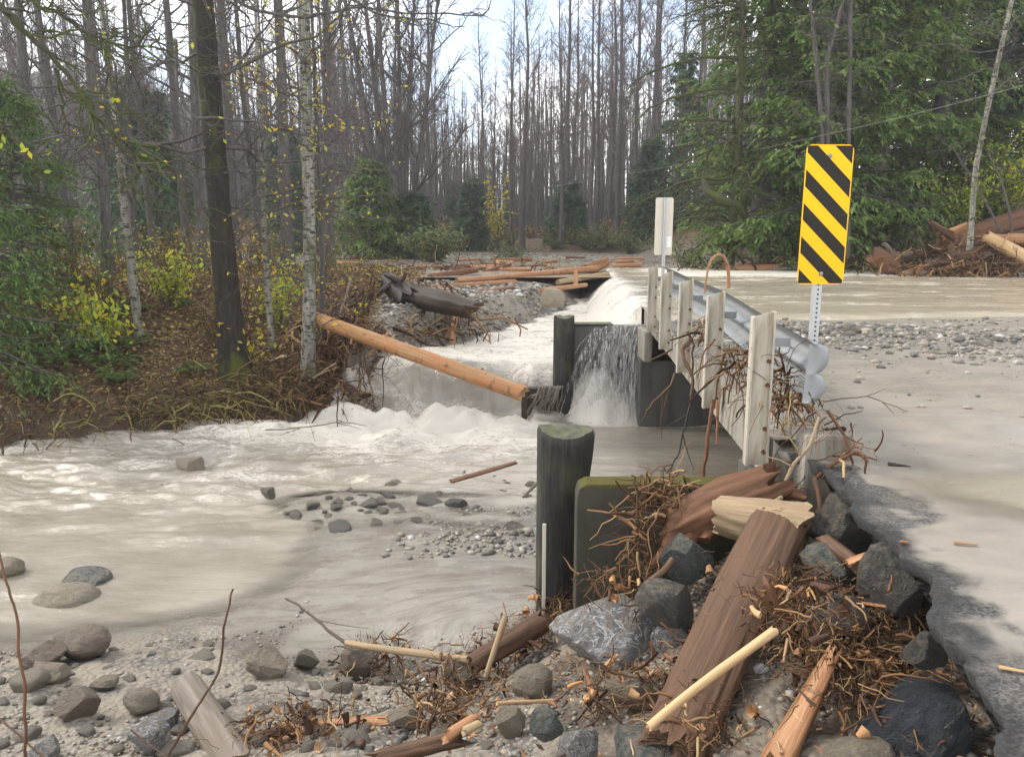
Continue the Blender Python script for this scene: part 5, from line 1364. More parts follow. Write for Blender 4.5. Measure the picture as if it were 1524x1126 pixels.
def place(o, x, y, s_=1.0, rz=None, z=None):
    o.location = (x, y, (g1(x, y) if z is None else z) - .05)
    o.scale = (s_, s_, s_); o.rotation_euler = (0, 0, random.uniform(0, 6.28) if rz is None else rz)
    return o

# woods beyond the flooded road: every bare tree is its own thing
G_FAR = 'bare trees in the woods beyond the flooded road'
L_FAR = 'tall bare grey tree in the woods beyond the flooded road'
protos = [make_alder(300 + i, random.uniform(15, 18), random.uniform(.10, .165), L_FAR, G_FAR, bark='bark_far', twig='twig_far', c0=.22 + .05 * (i % 3), nb=54, spread=.15, subs=(8, 4), tw=.8) for i in range(7)]
spots = []
for px, Y, s_ in ((762, 54, .98), (775, 60, .85), (842, 52, 1.25), (850, 57, 1.1), (888, 50, 1.3), (905, 53, 1.25), (918, 58, 1.2), (962, 50, 1.3), (1002, 55, 1.2), (570, 47, 1.35), (500, 46, 1.3), (525, 50, 1.3), (540, 56, 1.2), (620, 57, .95), (650, 60, .85), (690, 62, .74), (712, 58, .72), (735, 63, .80), (800, 60, .9), (820, 63, 1.0)):
    spots.append(((px - CX) / F_PX * Y * 1.0, Y, s_))
tries = 0
while len(spots) < 190 and tries < 9000:
    tries += 1
    px = random.uniform(-150, 1130); Y = random.uniform(47, 84)
    x = (px - CX) / F_PX * Y
    if any((x - a) ** 2 + (Y - b) ** 2 < 1.5 ** 2 for a, b, c in spots): continue
    gap = math.exp(-((px - 712) / 52) ** 2)
    spots.append((x, Y, random.uniform(.95, 1.35) * (1 - .42 * gap) * (1 - .0035 * (Y - 50))))
for i, (x, y, s_) in enumerate(spots):
    o = protos[i] if i < 7 else copy_tree(protos[random.randrange(7)])
    place(o, x, y, s_)
# a far wood too dense to count
mb = MB()
N = 1900
px = rng.uniform(-260, 1250, N); Y = rng.uniform(72, 112, N); x = (px - CX) / F_PX * Y
h = rng.uniform(10, 20, N) * (1 - .38 * np.exp(-((px - 712) / 60) ** 2)); gz_ = GZ(x, Y)
t = np.linspace(0, 1, 5)[None, :]
P = np.stack([x[:, None] + rng.normal(0, .25, (N, 5)) * t, Y[:, None] + 0 * t, gz_[:, None] + t * h[:, None]], -1)
mb.tubes(P, rng.uniform(.05, .13, (N, 1)) * (1.02 - .85 * t), 4)
m = 22
i = np.repeat(np.arange(N), m); u = rng.uniform(.1, 1, N * m)
b = np.stack([x[i], Y[i], gz_[i] + u * h[i]], 1); az = rng.uniform(0, 6.28, N * m); el = rng.uniform(.3, 1.1, N * m)
l = rng.uniform(.6, 2.2, N * m) * (1.2 - .7 * u); t4 = np.linspace(0, 1, 4)[None, :, None]
d = np.stack([np.cos(az) * np.cos(el), np.sin(az) * np.cos(el), np.sin(el)], 1)
Q = b[:, None] + d[:, None] * t4 * l[:, None, None] + rng.normal(size=(N * m, 4, 3)) * .08 * l[:, None, None] * t4
mb.tubes(Q, np.full((N * m, 1), .022) * np.linspace(1, .5, 4)[None], 3)
tag(mb.build('far_wood', M['bark_far']), kind='stuff')

# nearer bare trees on the leafy bank, each told by its place among its neighbours
near = [  # px at base, Y, trunk px width, height, label
    (62, 19, 15, 17, 'straight grey trunk furthest out behind the green fir boughs'),
    (112, 21, 13, 18, 'slim grey tree behind the green fir boughs'),
    (160, 17.5, 17, 17, 'grey tree just left of the pale spotted birch stem'),
    (282, 22, 13, 18, 'brown grey tree behind and left of the dark mossy trunk'),
    (304, 19, 14, 18, 'tall grey tree touching the left edge of the dark mossy trunk'),
    (352, 22, 15, 18, 'tall grey tree showing right of the dark mossy trunk'),
    (388, 24, 9, 17, 'slim dark tree midway between the mossy trunk and lichen trunk'),
    (428, 21, 18, 19, 'stout grey tree just left of the lichen covered trunk'),
    (492, 23.5, 13, 19, 'grey tree just right of the lichen covered trunk'),
    (25, 24, 12, 18, 'thin brown tree at the outer edge of the bank'),
    (232, 24, 10, 18, 'thin grey tree standing between birch stem and mossy trunk'),
    (205, 23, 9, 16, 'thin brown tree right behind the pale birch stem')]
for k, (px, Y, wpx, h, lab) in enumerate(near):
    p_ = at(px, 400, Y); r_ = W_(wpx, p_)
    e = make_alder(400 + k, h, r_, lab, c0=.10, nb=52, spread=.15, subs=(6, 2), tw=.8, up=(.1, .9), sides=12)
    place(e, p_[0], Y, 1, 0)
# fused clump of stems beyond the wet road
cl = empty('clumped_tree', (0, 0, 0), 'clump of dark bare stems fused at the base beside the low green boughs', 'tree')
tmb, cmb = MB(), MB()
for k in range(6):
    tm, cm, TP, TR = alder_meshes(440 + k, random.uniform(17, 20), .19 - .012 * k, c0=.15, nb=34, spread=.2, subs=(7, 3), tw=1.2)
    off = np.array([(k - 2.5) * .16, random.uniform(-.3, .3), 0]); sh = np.array([(k - 2.5) * .055, random.uniform(-.03, .03)])
    for src, dst in ((tm, tmb), (cm, cmb)):
        for v, f, mi in zip(src.v, src.f, src.m):
            v = v + off; v[:, 0] += v[:, 2] * sh[0]; v[:, 1] += v[:, 2] * sh[1]
            b0 = dst.n; dst.v.append(v); dst.f.append(f - f.min() + b0 if False else f + 0); dst.m.append(mi); dst.f[-1] = f + (dst.off if hasattr(dst, 'off') else 0); dst.n += len(v)
        dst.off = dst.n
tmb.build('trunk', M['bark_far'], cl); cmb.build('crown', M['bark_far'], cl)
p_ = at(592, 388, 37); place(cl, p_[0], 37, 1, 0)

def stem_tree(name, pts, rs, bark, twig, label, seed, nb=26, L0=1.6, tw=1.0, zr=(.2, 1), up=(-.1, .7), sides=16, extra=None, subs=(6, 3)):
    """a tree whose stem follows surveyed points"""
    P = np.array(pts, float); t = np.linspace(0, 1, len(P)); tt = np.linspace(0, 1, 60)
    Q = np.stack([np.interp(tt, t, P[:, i]) for i in range(3)], 1)
    for _ in range(4): Q[1:-1] = (Q[:-2] + Q[1:-1] * 2 + Q[2:]) / 4
    R_ = np.interp(tt, t, rs)
    org = Vector(Q[0])
    e = empty(name, org, label, 'tree')
    tm = MB(); V = tm.tubes(Q - np.array(org), R_ * (1 + .10 * fbm(tt * 30, tt * 0, seed, 3)), sides)
    tm.build('trunk', M[bark], e)
    cm = MB(); rg = np.random.default_rng(seed)
    u = rg.uniform(*zr, nb); base = np.stack([np.interp(u, tt, Q[:, i]) for i in range(3)], 1) - np.array(org)
    az = rg.uniform(0, 6.28, nb); el = rg.uniform(*up, nb); L = L0 * rg.uniform(.4, 1.25, nb)
    d = np.stack([np.cos(az) * np.cos(el), np.sin(az) * np.cos(el), np.sin(el)], 1); kk = np.linspace(0, 1, 8)[None, :, None]
    B = base[:, None] + d[:, None] * kk * L[:, None, None] + np.cumsum(rg.normal(size=(nb, 8, 3)) * .035, 1) * L[:, None, None]
    cm.tubes(B, (.006 + .006 * L)[:, None] * tw * np.linspace(1, .35, 8)[None], 5)
    for (P2, l2, fr, m_) in ((B, L, .45, subs[0]),):
        N, kq, _ = P2.shape; i = np.repeat(np.arange(N), m_); uu = rg.uniform(.15, 1, N * m_); a = np.minimum((uu * (kq - 1)).astype(int), kq - 2)
        b = P2[i, a]; dd = unit(unit(P2[i, a + 1] - P2[i, a]) + rg.normal(size=(N * m_, 3)) * .6); l = l2[i] * fr * rg.uniform(.4, 1.2, N * m_)
        q = np.linspace(0, 1, 5)[None, :, None]
        C = b[:, None] + dd[:, None] * q * l[:, None, None] + np.cumsum(rg.normal(size=(N * m_, 5, 3)) * .05, 1) * l[:, None, None]
        cm.tubes(C, np.full((N * m_, 1), .0042 * tw) * np.linspace(1, .5, 5)[None], 3)
        if subs[1]:
            m2 = subs[1]; N = len(C); i = np.repeat(np.arange(N), m2); a = rg.integers(1, 4, N * m2)
            b = C[i, a]; dd = unit(unit(C[i, a + 1] - C[i, a]) + rg.normal(size=(N * m2, 3)) * .6); l = l[i] * .5 * rg.uniform(.4, 1.2, N * m2)
            q = np.linspace(0, 1, 4)[None, :, None]
            cm.tubes(b[:, None] + dd[:, None] * q * l[:, None, None] + rg.normal(size=(N * m2, 4, 3)) * .04 * l[:, None, None] * q, np.full((N * m2, 1), .003 * tw) * np.linspace(1, .6, 4)[None], 3)
    cm.build('crown', M[twig], e)
    if extra is not None:
        lm = MB(); extra(lm, B.reshape(-1, 3), rg); lm.build('leaves', M['leaf_yellow'], e)
    return e
def yl(n, s0, s1):
    def f(mb, P, rg):
        i = rg.integers(0, len(P), n)
        d = rg.normal(size=(n, 3)) * [1, 1, .6] + [0, 0, -.7]
        mb.leaves(P[i] + rg.normal(0, .06, (n, 3)), unit(d), rg.uniform(s0, s1, n), rg.uniform(s0, s1, n) * .5)
    return f
Yt = 13.0
def col_pts(lst, Y): return [at(a, b, Y) for a, b in lst]
def ext(lst, Y, up_=3.0):
    P = [at(a, b, Y) for a, b in lst]; d = P[-1] - P[-2]; d /= np.linalg.norm(d)
    return P + [P[-1] + d * up_ + np.array([0, 0, .2])]
stem_tree('bare_tree', ext([(352, 566), (342, 480), (330, 350), (322, 250), (312, 120), (302, 0)], 13.0, 5), [.29, .215, .185, .172, .165, .158, .11], 'bark_dark', 'twig',
          'big dark leaning trunk with green moss on its base, nearest on the bank', 501, nb=20, L0=2.6, zr=(.25, 1), tw=1.3, sides=22, extra=yl(60, .05, .10))
stem_tree('birch_tree', ext([(208, 512), (203, 460), (194, 380), (184, 300), (178, 230), (170, 170), (163, 120), (150, 0)], 13.6, 2), [.085, .078, .07, .065, .06, .055, .05, .045, .02], 'bark_pale', 'twig',
          'slim crooked birch stem with pale spotted bark', 502, nb=26, L0=1.7, zr=(.4, 1), extra=yl(50, .05, .09))
stem_tree('lichen_tree', ext([(458, 562), (460, 480), (461, 380), (459, 280), (456, 160), (452, 0)], 12.9, 4), [.14, .112, .105, .10, .095, .09, .07], 'bark_pale', 'twig',
          'pale lichen covered trunk at the end of the bank with yellow leaves round it', 503, nb=48, L0=1.5, zr=(.12, 1), extra=yl(520, .05, .11))
stem_tree('bare_tree', ext([(405, 520), (400, 450), (394, 360), (390, 240), (384, 100)], 13.4, 2), [.055, .05, .045, .04, .03, .015], 'bark_pale', 'twig',
          'very slim pale mottled stem between the mossy trunk and lichen trunk', 504, nb=24, L0=1.2, zr=(.1, 1), extra=yl(90, .05, .09))
stem_tree('bare_tree', ext([(478, 520), (480, 400), (476, 280), (470, 150)], 13.5, 2), [.05, .045, .04, .035, .02], 'bark_grey', 'twig', 'thin grey stem hugging the right side of the lichen covered trunk', 505, nb=24, L0=1.3, zr=(.1, 1), extra=yl(150, .05, .09))
# tall thin saplings in front of the conifers
stem_tree('bare_tree', ext([(1443, 372), (1448, 300), (1452, 250), (1470, 160), (1488, 80), (1506, 0)], 21, 3), [.08, .07, .066, .062, .058, .055, .035], 'bark_pale', 'twig', 'slim tree leaning outward in front of the conifers', 506, nb=12, L0=1.6, zr=(.4, 1), tw=1.2)
for k, (l_, w_) in enumerate((([(1230, 385), (1224, 200), (1212, 60), (1205, 0)], .055), ([(1236, 385), (1232, 200), (1230, 90), (1250, 20)], .06), ([(1262, 385), (1263, 200), (1265, 90), (1266, 0)], .06))):
    stem_tree('bare_tree', ext(l_, 23.3, 3), [w_ * 1.2, w_, w_, w_ * .8, .02], 'bark_grey', 'twig', ('thin bare stem behind the striped sign, leaning away to the top', 'thin forked bare stem in the middle behind the striped sign', 'straight thin bare stem furthest from the creek behind the striped sign')[k], 510 + k, nb=22, L0=1.3, zr=(.25, 1), tw=1.0)
for k, l_ in enumerate(([(1490, 345), (1476, 318), (1440, 255), (1415, 215)], [(1506, 345), (1503, 318), (1490, 270), (1468, 220)])):
    stem_tree('sapling', col_pts(l_, 21.5), [.034, .03, .025, .012], 'bark_grey', 'twig', ('thin bare sapling leaning towards the sign above the log jam', 'thin arched bare sapling above the root wad')[k], 515 + k, nb=8, L0=.7, zr=(.3, 1))

# boughs reaching in over the water from a tree beside the camera's bank
def bough(label, pts, r0, seed, nb=16, L0=.9, leaves=10):
    P = np.array(pts, float); t = np.linspace(0, 1, len(P)); tt = np.linspace(0, 1, 60); rg = np.random.default_rng(seed)
    Q = np.stack([np.interp(tt, t, P[:, i]) for i in range(3)], 1)
    for _ in range(3): Q[1:-1] = (Q[:-2] + Q[1:-1] * 2 + Q[2:]) / 4
    Q += np.stack([fbm(tt * 9 + seed, tt * 0, seed + i, 3) for i in range(3)], 1) * .05
    o = Vector(Q[0]); e = empty('bough', o, label, 'branch'); mb = MB(); q0 = Q - np.array(o)
    mb.tubes(q0, r0 * (1 - .7 * tt) * (1 + .25 * fbm(tt * 40, tt * 0, seed, 2)), 7)
    u = rg.integers(4, 58, nb); d = unit(unit(q0[u + 1] - q0[u]) + rg.normal(size=(nb, 3)) * .7); L = L0 * rg.uniform(.3, 1.2, nb); kk = np.linspace(0, 1, 8)[None, :, None]
    B = q0[u][:, None] + d[:, None] * kk * L[:, None, None] + np.cumsum(rg.normal(size=(nb, 8, 3)) * .05, 1) * L[:, None, None]
    mb.tubes(B, np.full((nb, 1), r0 * .4) * np.linspace(1, .4, 8)[None], 5)
    i = np.repeat(np.arange(nb), 5); a = rg.integers(1, 7, nb * 5); b = B[i, a]; d = unit(unit(B[i, a] - B[i, a - 1]) + rg.normal(size=(nb * 5, 3)) * .6); l = L[i] * .4 * rg.uniform(.3, 1.2, nb * 5); q = np.linspace(0, 1, 5)[None, :, None]
    C = b[:, None] + d[:, None] * q * l[:, None, None] + np.cumsum(rg.normal(size=(nb * 5, 5, 3)) * .05, 1) * l[:, None, None]
    mb.tubes(C, np.full((nb * 5, 1), r0 * .2) * np.linspace(1, .5, 5)[None], 3)
    mb.build('limb', M['bark_mossy' if seed % 2 else 'bark_grey'], e)
    if leaves:
        lm = MB(); A = C.reshape(-1, 3); i = rg.integers(0, len(A), leaves); lm.leaves(A[i], unit(rg.normal(size=(leaves, 3)) + [0, 0, -1]), rg.uniform(.06, .12, leaves), .05); lm.build('leaves', M['leaf_lime'], e)
bough('long mossy bough sloping down from the corner across the birch stem', [at(-60, -60, 8.5), at(30, 40, 8.8), at(90, 100, 9), at(160, 190, 9.2), at(230, 250, 9.4)], .04, 601, nb=22, L0=1.1)
bough('mossy bare bough crossing in front of the fir boughs', [at(-40, 150, 8.2), at(20, 200, 8.4), at(70, 260, 8.5), at(100, 280, 8.6)], .022, 603, nb=10, L0=.6)
bough('upper bough with fine twigs above the birch stem', [at(-60, -80, 9), at(60, 10, 9.2), at(150, 60, 9.5), at(260, 80, 9.8)], .028, 605, nb=20, L0=1.0)
bough('dark arched bough hooking across in front of the mossy trunk', [at(262, 60, 12.2), at(268, 140, 12.1), at(288, 174, 12), at(340, 178, 12), at(400, 182, 12), at(440, 200, 12), at(520, 225, 12)], .03, 602, nb=16, L0=.8)
bough('dark bough stretching high from the mossy trunk to the clear sky', [at(330, -20, 12.4), at(380, 18, 12.3), at(450, 25, 12.2), at(520, 10, 12), at(600, 22, 12), at(720, 24, 12)], .03, 604, nb=14, L0=.9, leaves=14)
bough('dark leafless branch drooping against the white sky', [at(480, -30, 12), at(560, 20, 11.8), at(640, 30, 11.6), at(690, 42, 11.5)], .02, 606, nb=14, L0=.6, leaves=14)

# conifers
def conifer_meshes(seed, h, R0, nbr=170, lf=(.16, .055), droop=.35, spr=13, per=10, low=.02, top_pow=.75, rng_br=(.65, 1.1), dens=1.0):
    rg = np.random.default_rng(seed); tm = MB(); t = np.linspace(0, 1, 20)
    tm.tubes(np.stack([0 * t, 0 * t, t * h], 1), .022 * h * (1 - .95 * t) * .8 + .01, 10)
    tb = low + (1 - low) * (np.arange(nbr) + rg.random(nbr)) / nbr * .985
    L = R0 * (1 - tb) ** top_pow * rg.uniform(*rng_br, nbr) + .25; az = rg.uniform(0, 6.283, nbr)
    kk = np.linspace(0, 1, 9)[None, :]
    el = rg.normal(.12, .12, nbr)[:, None]
    rad = L[:, None] * kk
    z = tb[:, None] * h + rad * np.sin(el) - droop * rad ** 1.5 * .42 + .10 * rad * kk ** 4
    P = np.stack([np.cos(az)[:, None] * rad, np.sin(az)[:, None] * rad, z], -1)
    tm.tubes(P, (.012 + .008 * L)[:, None] * np.linspace(1, .25, 9)[None], 4)
    # sprays
    m = spr; i = np.repeat(np.arange(nbr), m); u = rg.uniform(.18, 1, nbr * m); f = u * 8; a = np.minimum(f.astype(int), 7); w_ = (f - a)[:, None]
    b = P[i, a] * (1 - w_) + P[i, a + 1] * w_; T = unit(P[i, a + 1] - P[i, a])
    S = unit(np.cross(T, [0, 0, 1.0])) * rg.choice([-1, 1], len(i))[:, None]
    d = unit(T * rg.uniform(.3, .9, (len(i), 1)) + S * rg.uniform(.2, 1.0, (len(i), 1)) + np.array([0, 0, -1]) * rg.uniform(.05, .75, (len(i), 1)))
    l = rg.uniform(.3, .85, len(i)) * np.minimum(1, .45 + .3 * L[i])
    j = np.repeat(np.arange(len(i)), per); q = rg.uniform(0, 1, len(j))
    c = b[j] + d[j] * (q * l[j])[:, None] + np.array([0, 0, -1]) * (q ** 2 * l[j] * .25)[:, None]
    sd = unit(np.cross(d[j], [0, 0, 1.0])) * rg.choice([-1, 1], len(j))[:, None]
    ld = unit(d[j] * .8 + sd * rg.uniform(0, 1, (len(j), 1)) + np.array([0, 0, -.45]) + rg.normal(size=(len(j), 3)) * .25)
    cm = MB(); k = rg.random(len(j)) < dens
    up_ = np.tile(np.array([[0, 0, 1.0]]), (k.sum(), 1))
    cm.leaves(c[k], ld[k], lf[0] * rg.uniform(.6, 1.4, k.sum()), lf[1] * rg.uniform(.7, 1.3, k.sum()), nrm=up_)
    return tm, cm
def make_conifer(seed, h, R0, label, leafm_='cedar', group=None, name='conifer', bark='bark_far', **k):
    tm, cm = conifer_meshes(seed, h, R0, **k); e = empty(name, (0, 0, 0), label, 'tree', group)
    tm.build('trunk', M[bark], e); cm.build('foliage', M[leafm_], e); return e
con = [  # px, Y, h, R, mat, label
    (1128, 27.5, 19, 3.1, 'cedar', 'full green cedar next to the mossy bare limbs'),
    (1212, 25.8, 20, 3.3, 'cedar', 'full green cedar directly behind the striped sign'),
    (1296, 26.5, 18, 3.0, 'cedar', 'green cedar just past the striped sign'),
    (1380, 28, 21, 3.4, 'cedar', 'tall green conifer behind the pale scrub and grey snag'),
    (1462, 29, 19, 3.2, 'cedar_dark', 'dark conifer behind the pale leaning tree'),
    (1560, 28.5, 20, 3.6, 'cedar_dark', 'dark conifer furthest out above the log jam'),
    (1168, 33, 22, 3.2, 'cedar_dark', 'dark tall conifer behind the two cedars by the sign'),
    (1338, 35, 24, 3.6, 'cedar_dark', 'dark tall conifer rising behind the cedar past the sign'),
    (1440, 37, 25, 3.8, 'cedar', 'tallest conifer at the back above the log jam'),
    (1252, 36, 24, 3.4, 'cedar', 'tall conifer at the back straight above the sign')]
for k, (px, Y, h, R0, m_, lab) in enumerate(con):
    e = make_conifer(700 + k, h, R0, lab, m_, nbr=270, spr=17, per=12, lf=(.20, .075)); p_ = at(px, 380, Y); place(e, p_[0], Y)
far_con = [(552, 36, 4.6, 1.8, 'cedar', 'low green cedar at the foot of the clumped stems'), (614, 37, 3.2, 1.6, 'cedar_dark', 'low dark boughs right of the clumped stems'),
           (702, 47, 4.2, 1.0, 'cedar_dark', 'small dark bushy conifer beside the yellow sapling'), (1010, 46, 10, 2.0, 'cedar_dark', 'dark conifer half hidden behind the small sign back'),
           (965, 48, 6, 1.7, 'cedar_dark', 'short dark conifer between bare trunks beyond the road'), 
           (845, 50, 4, 1.5, 'cedar_dark', 'low dark conifer at the feet of the bare trunks'), (430, 44, 7, 2.0, 'cedar_dark', 'dark conifer behind the lichen covered trunk'),
           (240, 30, 6.5, 2.0, 'cedar_dark', 'dusky conifer between the birch stem and the mossy trunk'), (205, 34, 8, 2.2, 'cedar_dark', 'dusky tall conifer behind the birch stem')]
for k, (px, Y, h, R0, m_, lab) in enumerate(far_con):
    e = make_conifer(730 + k, h, R0, lab, m_, nbr=120, spr=12, per=9, lf=(.22, .09)); p_ = at(px, 385, Y); place(e, p_[0], Y)
# many dusky conifers of the understorey, told apart by nothing
gp = [make_conifer(760 + k, 6.0, 1.5, 'dusky conifer in the understorey of the far woods', 'cedar_dark', group='understorey conifers in the far woods', nbr=90, spr=10, per=8, lf=(.26, .11)) for k in range(3)]
sp_ = []
while len(sp_) < 34:
    px, Y = random.uniform(-120, 1080), random.uniform(52, 84)
    x = (px - CX) / F_PX * Y
    if all((x - a) ** 2 + (Y - b) ** 2 > 6 for a, b in sp_): sp_.append((x, Y))
for i, (x, Y) in enumerate(sp_):
    place(gp[i] if i < 3 else copy_tree(gp[i % 3]), x, Y, random.uniform(.35, .95))
# fir boughs crowding in at the near end of the bank
for k, (px, Y, h, R0, lab) in enumerate(((-70, 11.8, 4.4, 2.1, 'bright green fir with drooping boughs above the leafy bank'), (40, 15.5, 4.2, 1.6, 'deep green young fir behind the bright green fir'), (-130, 15, 9, 2.4, 'tall green fir behind the bright green fir, its boughs cut by the edge'))):
    e = make_conifer(780 + k, h, R0, lab, 'fir_green', name='fir', nbr=110, spr=18, per=12, lf=(.09, .028), droop=.5, low=.04, bark='bark_grey'); p_ = at(px, 470, Y); place(e, p_[0], Y)

# mossy drooping bare limbs beside the cedars
mt = empty('mossy_tree', (0, 0, 0), 'bare mossy tree with long drooping twiggy limbs beside the cedars', 'tree')
rg = np.random.default_rng(88)
tm = MB(); t = np.linspace(0, 1, 16); tm.tubes(np.stack([.1 * np.sin(t * 5), 0 * t, t * 14], 1), .17 * (1 - .8 * t), 10); tm.build('trunk', M['bark_mossy'], mt)
cm = MB(); nb = 46; tb = rg.uniform(1.3, 12, nb); az = rg.uniform(math.pi * .6, math.pi * 1.75, nb); L = rg.uniform(1.2, 3.4, nb); kk = np.linspace(0, 1, 12)[None, :]
rad = L[:, None] * kk
B = np.stack([np.cos(az)[:, None] * rad, np.sin(az)[:, None] * rad * .6, tb[:, None] + rad * .25 - .16 * rad ** 2], -1) + np.cumsum(rg.normal(size=(nb, 12, 3)) * .045, 1)
cm.tubes(B, (.02 + .012 * L)[:, None] * np.linspace(1, .35, 12)[None], 6)
i = np.repeat(np.arange(nb), 16); a = rg.integers(2, 11, nb * 16); b = B[i, a]; d = unit(unit(B[i, a] - B[i, a - 1]) + rg.normal(size=(nb * 16, 3)) * .6 + [0, 0, -.15]); l = rg.uniform(.25, 1.0, nb * 16); q = np.linspace(0, 1, 6)[None, :, None]
C = b[:, None] + d[:, None] * q * l[:, None, None] + np.cumsum(rg.normal(size=(nb * 16, 6, 3)) * .06, 1) * l[:, None, None]; C[:, :, 2] -= .12 * q[:, :, 0] ** 2
cm.tubes(C, np.full((nb * 16, 1), .012) * np.linspace(1, .45, 6)[None], 4); cm.build('limbs', M['bark_mossy'], mt)
p_ = at(1085, 385, 26); place(mt, p_[0], 26, 1, 0)
wand('mossy_limb', [at(1048, 268, 25), at(1052, 284, 24.8), at(1075, 297, 24.6), at(1098, 304, 24.8), at(1108, 322, 25.4)], .10, .12, 'bark_mossy', 'thick curved mossy limb hanging low in front of the cedar', 'branch', n=10)

# shrubs, saplings with leaves, ferns
def shrub_meshes(seed, h, w_, ns, nl, lf, stem_r=.008):
    rg = np.random.default_rng(seed); sm, lm = MB(), MB(); k = 7; t = np.linspace(0, 1, k)[None, :, None]
    az = rg.uniform(0, 6.28, ns); e = np.stack([np.cos(az) * w_ * rg.uniform(.15, 1, ns), np.sin(az) * w_ * rg.uniform(.15, 1, ns), h * rg.uniform(.45, 1.05, ns)], 1)
    P = rg.normal(0, .12 * w_, (ns, 1, 3)) * [1, 1, 0] + e[:, None] * t * np.array([1, 1, 1]) + rg.normal(size=(ns, k, 3)) * .05 * h * t
    P[:, :, :2] *= (.35 + .65 * t)
    sm.tubes(P, np.full((ns, 1), stem_r) * np.linspace(1, .4, k)[None], 4)
    i = rg.integers(0, ns, nl); u = rg.uniform(.3, 1, nl) * (k - 1); a = np.minimum(u.astype(int), k - 2); f = (u - a)[:, None]
    b = P[i, a] * (1 - f) + P[i, a + 1] * f + rg.normal(0, .09 * w_, (nl, 3))
    d = unit(rg.normal(size=(nl, 3)) + [0, 0, -.25])
    lm.leaves(b, d, lf * 1.15 * rg.uniform(.6, 1.35, nl), lf * .62 * rg.uniform(.7, 1.2, nl), nrm=np.tile([[0, 0, 1.0]], (nl, 1)))
    return sm, lm
def make_shrub(seed, h, w_, ns, nl, lf, mat, label, group=None, name='shrub', cat='shrub', stem='twig', stem_r=.008):
    sm, lm = shrub_meshes(seed, h, w_, ns, nl, lf, stem_r); e = empty(name, (0, 0, 0), label, cat, group); sm.build('stems', M[stem], e); lm.build('leaves', M[mat], e); return e
for k, (px, py, Y, h, w_, ns, nl, lf, m_, lab) in enumerate((
    (135, 420, 13.2, 1.1, .9, 18, 330, .13, 'leaf_lime', 'bright yellow green leafy shrub beside the green fir'),
    (245, 405, 15.5, 1.3, 1.1, 20, 420, .12, 'leaf_lime', 'yellow green shrub between birch stem and mossy trunk'),
    (410, 400, 15, 1.6, .9, 16, 480, .10, 'leaf_lime', 'lime yellow leafy sapling beside the lichen trunk'),
    (110, 440, 14, 0.9, .8, 14, 190, .12, 'leaf_yellow', 'small golden leaved plant at the foot of the fir'),
    (360, 440, 13.2, .9, .7, 12, 110, .10, 'leaf_yellow', 'sparse golden leaved stems right of the mossy trunk'),
    (645, 388, 32, 1.5, 1.6, 40, 2200, .14, 'leaf_shrub', 'low green and yellow bush on the island in the wet road'),
    (760, 385, 34, .8, 1.6, 40, 500, .12, 'leaf_shrub', 'low scrubby growth beside the bush in the wet road'),
    (738, 366, 46, 4.6, 1.1, 22, 650, .16, 'leaf_yellow', 'golden leaved sapling standing against the far woods'),
    (1080, 388, 25.2, 1.6, 1.5, 30, 900, .12, 'leaf_shrub', 'low green shrub below the curved mossy limb'),
    (1030, 388, 27, 1.2, 1.3, 26, 600, .12, 'leaf_shrub', 'low brushy shrub beside the small sign back'),
    (1310, 372, 23.4, 1.5, 1.4, 32, 1100, .12, 'leaf_shrub', 'leafy shrub behind the round red stump'),
    (1372, 360, 24, 1.9, 1.3, 40, 900, .10, 'leaf_shrub', 'pale scrub above the grey forked log'),
    (1430, 330, 25, 2.4, 1.5, 32, 1100, .13, 'leaf_lime', 'yellowing shrub behind the root wad'),
    (1505, 300, 25, 3.4, 1.6, 34, 1500, .13, 'leaf_lime', 'tall yellowing shrub furthest out above the root wad'),
    (1465, 270, 26.5, 3.8, 1.5, 30, 900, .13, 'leaf_shrub', 'tall green and yellow shrub by the pale leaning tree'),
    (880, 372, 46, 1.6, 1.8, 36, 900, .14, 'leaf_shrub', 'low brown green brush under the bare trunks straight over the road'),
    (940, 372, 44, 1.4, 2.0, 36, 900, .14, 'leaf_shrub', 'low brush along the far road edge near the small sign back'))):
    e = make_shrub(800 + k, h, w_, ns, nl, lf, m_, lab, stem_r=.008 if Y < 20 else .014); p_ = at(px, py, Y); place(e, p_[0], Y)
gs = [make_shrub(840 + k, 1.4, 1.5, 40, 420, .15, ('leaf_litter', 'leaf_shrub', 'leaf_litter')[k], 'brown leaved brush at the edge of the far woods', 'brush at the edge of the far woods', stem='twig_bank', stem_r=.014) for k in range(3)]
for i in range(110):
    px, Y = random.uniform(-160, 1060), random.uniform(45.5, 62)
    place(gs[i] if i < 3 else copy_tree(gs[i % 3]), (px - CX) / F_PX * Y, Y, random.uniform(.6, 1.25))
gs = [make_shrub(850 + k, 1.5, .9, 26, 60, .09, ('leaf_litter', 'leaf_yellow', 'leaf_shrub')[k], 'bare brown thicket on the leafy bank', 'thickets on the leafy bank', stem='twig_bank', stem_r=.007) for k in range(3)]
for i in range(34):
    Y = random.uniform(14.0, 23); px = random.uniform(20, 500)
    place(gs[i] if i < 3 else copy_tree(gs[i % 3]), (px - CX) / F_PX * Y, Y, random.uniform(.6, 1.2))
